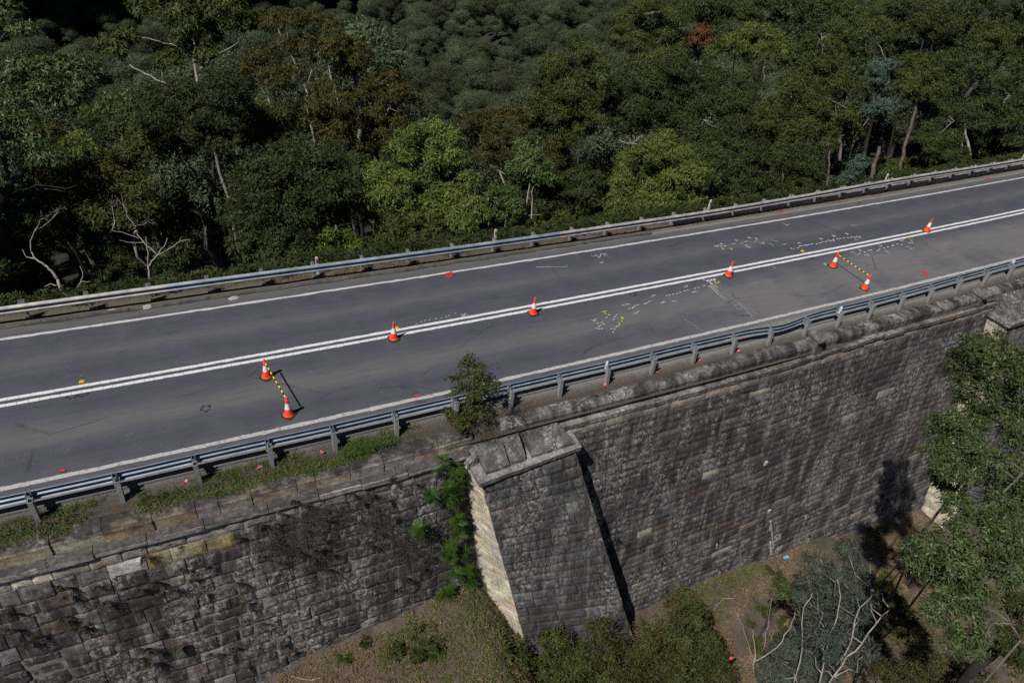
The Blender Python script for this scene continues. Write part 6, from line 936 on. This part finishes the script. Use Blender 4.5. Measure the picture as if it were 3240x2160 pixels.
# forest in the valley: copies of a few tree kinds, the nearer ones single things, the far wood one mass
def far_kind(i):
    rng = np.random.default_rng(500 + i); H = rng.uniform(8, 13); bl = []; sx_ = rng.uniform(.7, 1.25)
    bl.append((np.array([0, 0, H - .6]), rng.uniform(2.5, 3.5) * sx_))
    for q in range(int(rng.integers(3, 7))):
        a = rng.uniform(0, 6.28); rr_ = sx_ * rng.uniform(1.8, 3.4); bl.append((np.array([rr_ * math.cos(a), rr_ * math.sin(a), H - 1.2 - rr_ * .5 + rng.uniform(-.8, .4)]), rng.uniform(1.1, 2.1)))
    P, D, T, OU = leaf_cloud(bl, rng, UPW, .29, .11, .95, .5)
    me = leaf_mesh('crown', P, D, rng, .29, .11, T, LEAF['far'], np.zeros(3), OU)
    tb = MB(); tb.tube(wig((0, 0, -2), (0, 0, H - 3), rng, 5, .02), np.linspace(.28, .15, 5), 7)
    for c, r in bl: tb.tube(wig((0, 0, H - 4.5), c, rng, 4, .08), np.linspace(.1, .04, 4), 5)
    tm = bpy.data.meshes.new('trunk'); tm.from_pydata(np.concatenate(tb.v).tolist(), [], tb.f); tm.materials.append(MAT['bark_grey']); tm.update()
    return me, tm
FK = [far_kind(i) for i in range(8)]
rng = np.random.default_rng(77); first = None; pts = []
def try_add(x, y, dmin, s):
    k0, k1 = int(x // 8), int(y // 8)
    for i in (-1, 0, 1):
        for j in (-1, 0, 1):
            for a, c in cells.get((k0 + i, k1 + j), ()):
                if (x - a) ** 2 + (y - c) ** 2 < dmin * dmin: return False
    cells.setdefault((k0, k1), []).append((x, y)); pts.append((x, y, s)); return True
cells = {}
def sees(x, y):
    """within the part of the valley this road bend looks out on"""
    q = CR @ (np.array([x, y, float(far_ground(x, y)) + 6]) - CO)
    return q[2] > 1 and abs(q[0]) < q[2] * .95 and -.62 * q[2] < q[1] < .4 * q[2]
n = 0
while len(pts) < 240 and n < 20000:
    n += 1; y = 30 + 75 * rng.random() ** .9; x = rng.uniform(-32 - y * .35, 62 + y * .75)
    if sees(x, y): try_add(x, y, 5.0, rng.uniform(.8, 1.15))
nearN = len(pts)
while n < 160000 and len(pts) < 8500:
    n += 1; y = 90 + 520 * rng.random() ** .8; x = rng.uniform(-80 - y * .5, 90 + y * .9)
    if sees(x, y): try_add(x, y, 6.2, rng.choice([.7, 1., 1.25, 1.7]) * rng.uniform(.85, 1.15))
for i, (x, y, s) in enumerate(pts[:nearN]):
    z = float(fg(np.array([[x]]), np.array([[y]]))[0, 0]); p = M @ np.array([x, y, z]); me, tm = FK[i % 8]
    t = thing('forest_tree', tuple(p), 'olive gum tree, one of the look-alikes packed on the slope below the road', 'tree', 'forest trees on the slope below the road', world=True)
    t.rotation_euler = (0, 0, rng.uniform(0, 6.28)); t.scale = (s, s, s * rng.uniform(.9, 1.15))
    link('crown', me, t); link('trunk', tm, t)
for i in range(22):
    x = -24.5 - 20 * rng.random(); y = 9.6 + 26 * rng.random(); z = float(fg(np.array([[x]]), np.array([[y]]))[0, 0]); me, tm = FK[i % 8]
    t = thing('forest_tree', tuple(M @ np.array([x, y, z])), 'olive gum tree, one of the look-alikes packed on the slope below the road', 'tree', 'forest trees on the slope below the road', world=True)
    t.rotation_euler = (0, 0, rng.uniform(0, 6.28)); s = rng.uniform(1.3, 1.75); t.scale = (s * .8, s * .8, s)
    link('crown', me, t); link('trunk', tm, t)
# the far wood: one object whose points carry tree copies
far = np.array([(x, y, 0) for x, y, s in pts[nearN:]]); far[:, 2] = fg(far[:, 0][:, None], far[:, 1][:, None])[:, 0]
FW = (M @ far.T).T; me = bpy.data.meshes.new('valley_forest'); me.from_pydata(FW.tolist(), [], [])
a = me.attributes.new('sc', 'FLOAT', 'POINT'); a.data.foreach_set('value', np.array([s for x, y, s in pts[nearN:]], np.float32)); me.update()
fo = bpy.data.objects.new('valley_forest', me); col.objects.link(fo); tag(fo, 'unbroken far gum forest covering the valley and the hill beyond', 'forest', None, 'stuff')
ng_ = bpy.data.node_groups.new('forest_points', 'GeometryNodeTree'); ng_.interface.new_socket('Geometry', in_out='INPUT', socket_type='NodeSocketGeometry'); ng_.interface.new_socket('Geometry', in_out='OUTPUT', socket_type='NodeSocketGeometry')
N = ng_.nodes; gi = N.new('NodeGroupInput'); go = N.new('NodeGroupOutput'); iop = N.new('GeometryNodeInstanceOnPoints'); jn = N.new('GeometryNodeJoinGeometry')
g2i = N.new('GeometryNodeGeometryToInstance')
for me_, tm_ in reversed(FK):
    o = bpy.data.objects.new('forest_crown', me_); oi = N.new('GeometryNodeObjectInfo'); oi.inputs['Object'].default_value = o; oi.transform_space = 'ORIGINAL'
    ng_.links.new(oi.outputs['Geometry'], g2i.inputs[0])
rv = N.new('FunctionNodeRandomValue'); rv.data_type = 'INT'; rv.inputs[4].default_value = 0; rv.inputs[5].default_value = 7
rr2 = N.new('FunctionNodeRandomValue'); rr2.data_type = 'FLOAT_VECTOR'; rr2.inputs[0].default_value = (0, 0, 0); rr2.inputs[1].default_value = (.1, .1, 6.28)
na = N.new('GeometryNodeInputNamedAttribute'); na.data_type = 'FLOAT'; na.inputs['Name'].default_value = 'sc'
iop.inputs['Pick Instance'].default_value = True
ng_.links.new(gi.outputs[0], iop.inputs['Points']); ng_.links.new(g2i.outputs[0], iop.inputs['Instance']); ng_.links.new(rv.outputs[2], iop.inputs['Instance Index']); ng_.links.new(rr2.outputs[0], iop.inputs['Rotation']); ng_.links.new(na.outputs[0], iop.inputs['Scale']); ng_.links.new(iop.outputs[0], go.inputs[0])
md = fo.modifiers.new('trees', 'NODES'); md.node_group = ng_

# ferns, tufts, grass
def frond_mesh(rng, n, L, mat, wid=.26):
    b = MB()
    for q in range(n):
        a = rng.uniform(0, 6.28); el = rng.uniform(.2, .9); d = np.array([math.cos(a) * math.cos(el), math.sin(a) * math.cos(el), math.sin(el)]); l = L * rng.uniform(.6, 1.1)
        side = np.array([-math.sin(a), math.cos(a), 0]); K_ = 9
        for k in range(1, K_):
            t = k / K_; p = d * l * t - np.array([0, 0, .55 * l * t * t]); w = l * wid * (1 - t) * 1.3 * (.6 + .8 * t) + .01
            for sg in (-1, 1):
                tip = p + side * sg * w + d * l * .09 - np.array([0, 0, w * .3]); e = d * l * .045
                b.add([p - e * .6, p + e, tip], [(0, 1, 2)])
    return b
def plant_obj(b, name, mat, base, lab, cat, group, rng, up=(0, 0, 1)):
    V = np.concatenate(b.v); me = bpy.data.meshes.new(name); me.from_pydata(V.tolist(), [], b.f); me.materials.append(mat)
    a = me.attributes.new('tint', 'FLOAT', 'POINT'); a.data.foreach_set('value', np.clip(.5 + .3 * rng.normal(size=len(V)), 0, 1).astype(np.float32)); me.update()
    o = link(name, me, None, tuple(base), True); tag(o, lab, cat, group); return o
rng = np.random.default_rng(9); fm = []
FP = [(p, 1) for p in MISC['ferns']] + [((p[0] + rng.normal() * .16, p[1] + rng.normal() * .05, p[2] + rng.normal() * .22), 1) for p in MISC['ferns'] for _ in range(1)] + [(p, 0) for p in MISC['groundferns']]
for i, (p, onw) in enumerate(FP):
    w = M @ np.array(p)
    if len(fm) < 4:
        o = plant_obj(frond_mesh(rng, 22, .42, None), 'fern', LEAF['fern'], w, '', 'fern', 'ferns', rng); fm.append(o)
    else: o = fm[i % 4].copy(); col.objects.link(o); o.location = w
    o.rotation_euler = (.35, 0, rng.uniform(0, 6.28)) if onw else (0, 0, rng.uniform(0, 6.28)); s = rng.uniform(.75, 1.25); o.scale = (s, s, s)
    if onw: tag(o, 'bright green fern in the column clinging between wall and buttress', 'fern', 'ferns on the wall beside the buttress')
    else: tag(o, 'green fern on the open ground left of the buttress foot', 'fern', 'ferns on the ground')
def tuft_mesh(rng, n, L, spread=.6, w=.008, down=.2):
    b = MB()
    for q in range(n):
        a = rng.uniform(0, 6.28); d = np.array([math.cos(a) * spread, math.sin(a) * spread, 1.]) ; d += rng.normal(size=3) * .25; d /= np.linalg.norm(d); l = L * rng.uniform(.5, 1.2); sd = np.cross(d, rng.normal(size=3)); sd /= np.linalg.norm(sd)
        p0 = rng.normal(size=3) * .04 * [1, 1, 0]; p1 = p0 + d * l * .55; p2 = p1 + (d * .45 - np.array([0, 0, down])) * l
        b.add([p0 - sd * w, p0 + sd * w, p1 + sd * w * .8, p1 - sd * w * .8, p2], [(0, 1, 2, 3), (3, 2, 4)])
    return b
tm = []
for i, p in enumerate(MISC['tufts']):
    w = M @ np.array(p)
    if len(tm) < 5:
        b = tuft_mesh(rng, 60, .42, 1., .007, .5)
        o = plant_obj(b, 'weed_tuft', LEAF['weed'], w, '', 'weed', 'w', rng); tm.append(o)
    else: o = tm[i % 5].copy(); col.objects.link(o); o.location = w
    o.rotation_euler = (1.9 + rng.uniform(-.4, .4), 0, rng.uniform(-.8, .8)); s = rng.uniform(.45, 1.0); o.scale = (s, s, s)
    tag(o, 'dry brown weed tuft rooted in the joints of the left wall', 'weed', 'dry weeds on the left wall')
# dead scrub beside the sapling and hanging on the wall
def twig_bush(base, n, L, rng, up, mat, lab, spread=1., name='dead_scrub', r=.006):
    b = MB()
    for q in range(n):
        d = up + rng.normal(size=3) * spread; d /= np.linalg.norm(d); l = L * rng.uniform(.5, 1.1); p = wig(base + rng.normal(size=3) * .12 * L, base + d * l, rng, 5, .12); b.tube(p, np.linspace(r, r * .35, 5), 4)
        for k in range(3):
            s_ = p[rng.integers(1, 5)]; b.tube(wig(s_, s_ + (d + rng.normal(size=3) * .9) * l * .3, rng, 3, .1), np.linspace(r * .5, r * .25, 3), 4)
    o = b.build(name, mat, None, tuple(base), world=True); tag(o, lab, 'dead shrub'); return o
twig_bush(M @ np.array((-5.2, -.62, -.5)), 90, .75, rng, np.array([.2, -.3, .8]), MAT['rubber'], 'blackened dead scrub beside the sapling on the parapet', 1.)
twig_bush(M @ np.array((-6.2, -.85, -.7)), 70, .7, rng, np.array([0, -.5, .7]), MAT['deadwood'], 'brown dead scrub at the foot of the sapling, above the ferns', 1.)
for (p, lb) in (((-11.6, -1.42, -1.4), 'dead brown bramble hanging at the top of the left wall'), ((-9.9, -1.5, -2.3), 'dead bramble spread over the wall left of the ferns'), ((-9.0, -1.7, -3.6), 'dead bramble low on the wall left of the ferns'), ((-12.6, -1.55, -2.1), 'dead bramble beside the tan stone blocks')):
    twig_bush(M @ np.array(p), 130, 1.0, rng, np.array([0, -.25, -.2]), MAT['deadwood'], lb, 1., 'dead_bramble', .005)
twig_bush(M @ np.array((-3.6, -3.3, -2.8 + .2)), 30, .5, rng, np.array([0, -.5, .3]), MAT['deadwood'], 'wispy dead weed on the upper face of the big buttress', .8)
def scatter(name, pts, mesh_fn, mat, lab, cat, rng, smin=.6, smax=1.2):
    b = MB(); protos = [mesh_fn() for _ in range(6)]; V = []; F = []; n = 0
    PV = [np.concatenate(q.v) for q in protos]
    for i, p in enumerate(pts):
        k = i % 6; a = rng.uniform(0, 6.28); s = rng.uniform(smin, smax); R_ = np.array([[math.cos(a), -math.sin(a), 0], [math.sin(a), math.cos(a), 0], [0, 0, 1]]); V.append(PV[k] @ R_.T * s + p); F += [tuple(j + n for j in f) for f in protos[k].f]; n += len(PV[k])
    V = np.concatenate(V); me = bpy.data.meshes.new(name); me.from_pydata(V.tolist(), [], F); me.materials.append(mat)
    a = me.attributes.new('tint', 'FLOAT', 'POINT'); tt = fnoise(V, .8); a.data.foreach_set('value', np.clip(tt + .2 * rng.normal(size=len(V)), 0, 1).astype(np.float32)); me.update()
    o = link(name, me, None, (0, 0, 0), True); return tag(o, lab, cat, None, 'stuff')
# green grass on the near verge
pts_ = []
for i in range(3600):
    x = rng.uniform(-26, -7.0); y = rng.uniform(-1.0, -.36); g = fnoise(np.array([[x, y, 0.]]), .9)[0]
    if g > .50 and rng.random() < .75: pts_.append(M @ np.array([x, y + KC * x * x, -.17 - .2 * min(1., max(0., (-.5 - y) / .18))]))
scatter('verge_straw', [q + rng.normal(size=3) * .04 for q in pts_[::3]], lambda: tuft_mesh(rng, 9, .2, 1.2, .005, .5), MAT['straw'], 'dry stalks mixed into the green verge grass', 'dry grass', rng)
scatter('grass', pts_, lambda: tuft_mesh(rng, 14, .2, .9, .006, .45), LEAF['grass'], 'green grass and weeds on the verge between rail and left parapet', 'grass', rng)
pts_ = [M @ np.array([x, rng.uniform(-.8, -.4) + KC * x * x, -.25]) for x in rng.normal(-9.7, .45, 130)]
scatter('long_grass', pts_, lambda: tuft_mesh(rng, 16, .34, .8, .006, .5), LEAF['grass'], 'long pale green grass clump under the rail left of the sapling', 'grass', rng)
pts_ = []
for i in range(1500):
    x = rng.uniform(-13, 22); y = rng.uniform(7.68, 8.7)
    if fnoise(np.array([[x, y, 0.]]), .8)[0] > .45: pts_.append(M @ np.array([x, y + KC * x * x, -.1 - max(0, y - 8.3) * .2]))
scatter('dry_grass', pts_, lambda: tuft_mesh(rng, 12, .2, 1.1, .006, .6), MAT['straw'], 'dry grass strip behind the far kerb', 'dry grass', rng)
pts_ = []
for i in range(22000):
    x = rng.uniform(-17, 22); y = rng.uniform(-11, -2.0); g = fnoise(np.array([[x, y, 3.]]), .6)[0]
    zz = float(ng(np.array([[x]]), np.array([[y]]))[0, 0])
    if g > .40 and y < wall_y(x, zz) - .05: pts_.append(M @ np.array([x, y, zz - .02]))
scatter('straw_cover', pts_, lambda: tuft_mesh(rng, 9, .3, 1.8, .009, .7), MAT['straw'], 'dry straw and litter over the slope at the foot of the wall', 'dry grass', rng)
pts_ = [q for q in pts_ if fnoise((M.T @ q)[None] * [1, 1, 0], .35)[0] > .57]
scatter('slope_grass', pts_, lambda: tuft_mesh(rng, 14, .24, 1.2, .007, .5), LEAF['grass'], 'patches of green grass on the slope below the wall', 'grass', rng)
pts_ = [M @ np.array([x, rng.uniform(9.2, 11.5), float(fg(np.array([[x]]), np.array([[10.]]))[0, 0]) + .1]) for x in rng.uniform(24, 34, 260)]

pts_ = []
for i in range(1500):
    x = rng.uniform(-24, 46); y = 8.75 + 3.2 * rng.random() ** 1.3
    pts_.append(M @ np.array([x, y + KC * x * x, float(fg(np.array([[x]]), np.array([[y + KC * x * x]]))[0, 0]) - .05]))
def under():
    q = MB(); P, D, T, OU = leaf_cloud([(np.array([0, 0, .22]), .34), (np.array([.25, .1, .4]), .26)], rng, UPW, .2, .05, .55, .3)
    sd = np.cross(D, rng.normal(size=D.shape)); sd /= np.linalg.norm(sd, axis=1)[:, None]
    for p, d, e in zip(P, D, sd): q.add([p - d * .1, p + e * .025, p + d * .1, p - e * .025], [(0, 1, 2, 3)])
    return q
scatter('undergrowth', pts_, under, LEAF['dark'], 'dark leafy undergrowth filling the edge behind the forest-side rail', 'undergrowth', rng, .4, 1.05)

# scrub under the forest edge, and the cloud whose shade lies over the head of the valley
sp = [proto[k] for k in ('T36', 'T37', 'T39', 'T30b', 'T40')]; rng = np.random.default_rng(31)
keep_clear = [(np.mean([q[0] for q in TREES[k][0]]), np.mean([q[1] for q in TREES[k][0]]), w) for k, w in (('T33', 2.4), ('T34', 2.4), ('T11', 2), ('T10', 4.2), ('T35b', 2), ('T25', 2), ('T13', 4.2), ('T5', 4))]
for i in range(95):
    x = -23 + 70 * (i + rng.random()) / 95; y = 10.4 + 6 * rng.random(); yy = y + KC * x * x
    if any(abs(x - a) < w and y < c + 1.2 for a, c, w in keep_clear): continue
    o = copy_tree(sp[i % 5])
    o.location = M @ np.array([x, yy, float(fg(np.array([[x]]), np.array([[yy]]))[0, 0]) - .1]); o.rotation_euler = (0, 0, rng.uniform(0, 6.28)); s = rng.uniform(.6, 1.0); o.scale = (s, s, s)
    if 'group' in o: del o['group']
    tag(o, 'dark scrub bush, one of the look-alikes in the shade under the forest-edge trees', 'shrub', 'scrub under the forest-edge trees')
v, f = [], []; nu, nv_ = 72, 36
for i in range(nv_ + 1):
    for j in range(nu):
        a = math.pi * i / nv_; b_ = 2 * math.pi * j / nu; v.append((math.sin(a) * math.cos(b_), math.sin(a) * math.sin(b_), math.cos(a)))
v = np.array(v); v = v * (1 + .55 * (fnoise(v + 5, 2.2)[:, None] - .5) + .25 * (fnoise(v + 9, 6.)[:, None] - .5)) * [150, 78, 26]
v = v + np.array([5, 530, -100]) + SUN_P / np.linalg.norm(SUN_P) * 420
f = [(i * nu + j, (i + 1) * nu + j, (i + 1) * nu + (j + 1) % nu, i * nu + (j + 1) % nu) for i in range(nv_) for j in range(nu)]
me = bpy.data.meshes.new('cloud'); me.from_pydata((M @ v.T).T.tolist(), [], f); me.materials.append(plain('cloud_white', (.85, .85, .86), .95, 0, .03)); me.update()
tag(link('cloud', me, None, (0, 0, 0), True), 'white cloud drifting above the head of the valley', 'cloud', None, 'structure')

# fallen sticks and low scrub on the slope under the wall
rng = np.random.default_rng(41)
for i in range(46):
    x = rng.uniform(-13, 16); y = -2.6 - 5.5 * rng.random(); zz = float(ng(np.array([[x]]), np.array([[y]]))[0, 0])
    if y > wall_y(x, zz) - .3 or (-7 < x < 0 and y > -4.8): continue
    a = rng.uniform(0, 6.28); L_ = rng.uniform(.6, 2.2); e = np.array([math.cos(a), math.sin(a)]) * L_; z2 = float(ng(np.array([[x + e[0]]]), np.array([[y + e[1]]]))[0, 0])
    p0, p1 = M @ np.array([x, y, zz + .03]), M @ np.array([x + e[0], y + e[1], z2 + .08]); b = MB(); p = wig(p0, p1, rng, 6, .05); b.tube(p, np.linspace(.022, .008, 6), 5)
    for q in range(3): s_ = p[rng.integers(1, 5)]; b.tube(wig(s_, s_ + rng.normal(size=3) * .22 * L_ * np.array([1, 1, .5]), rng, 3, .08), np.linspace(.009, .004, 3), 4)
    tag(b.build('fallen_branch', MAT['deadwood'] if i % 3 else MAT['bark_pale'], None, tuple(p0), world=True), 'dry fallen stick lying on the slope below the wall', 'fallen branch', 'fallen sticks on the slope')
pts_ = []
for i in range(1300):
    x = rng.uniform(-14, 20); y = -2.3 - 7 * rng.random(); zz = float(ng(np.array([[x]]), np.array([[y]]))[0, 0])
    if y < wall_y(x, zz) - .25 and fnoise(np.array([[x, y, 7.]]), .5)[0] > .53 and not (-8 < x < -3.5 and y > -5.5): pts_.append(M @ np.array([x, y, zz - .05]))
scatter('low_scrub', pts_, under, LEAF['olive'], 'low olive scrub and weeds scattered on the slope below the wall', 'undergrowth', rng, .25, .8)
print('LEAVES', NLEAF)
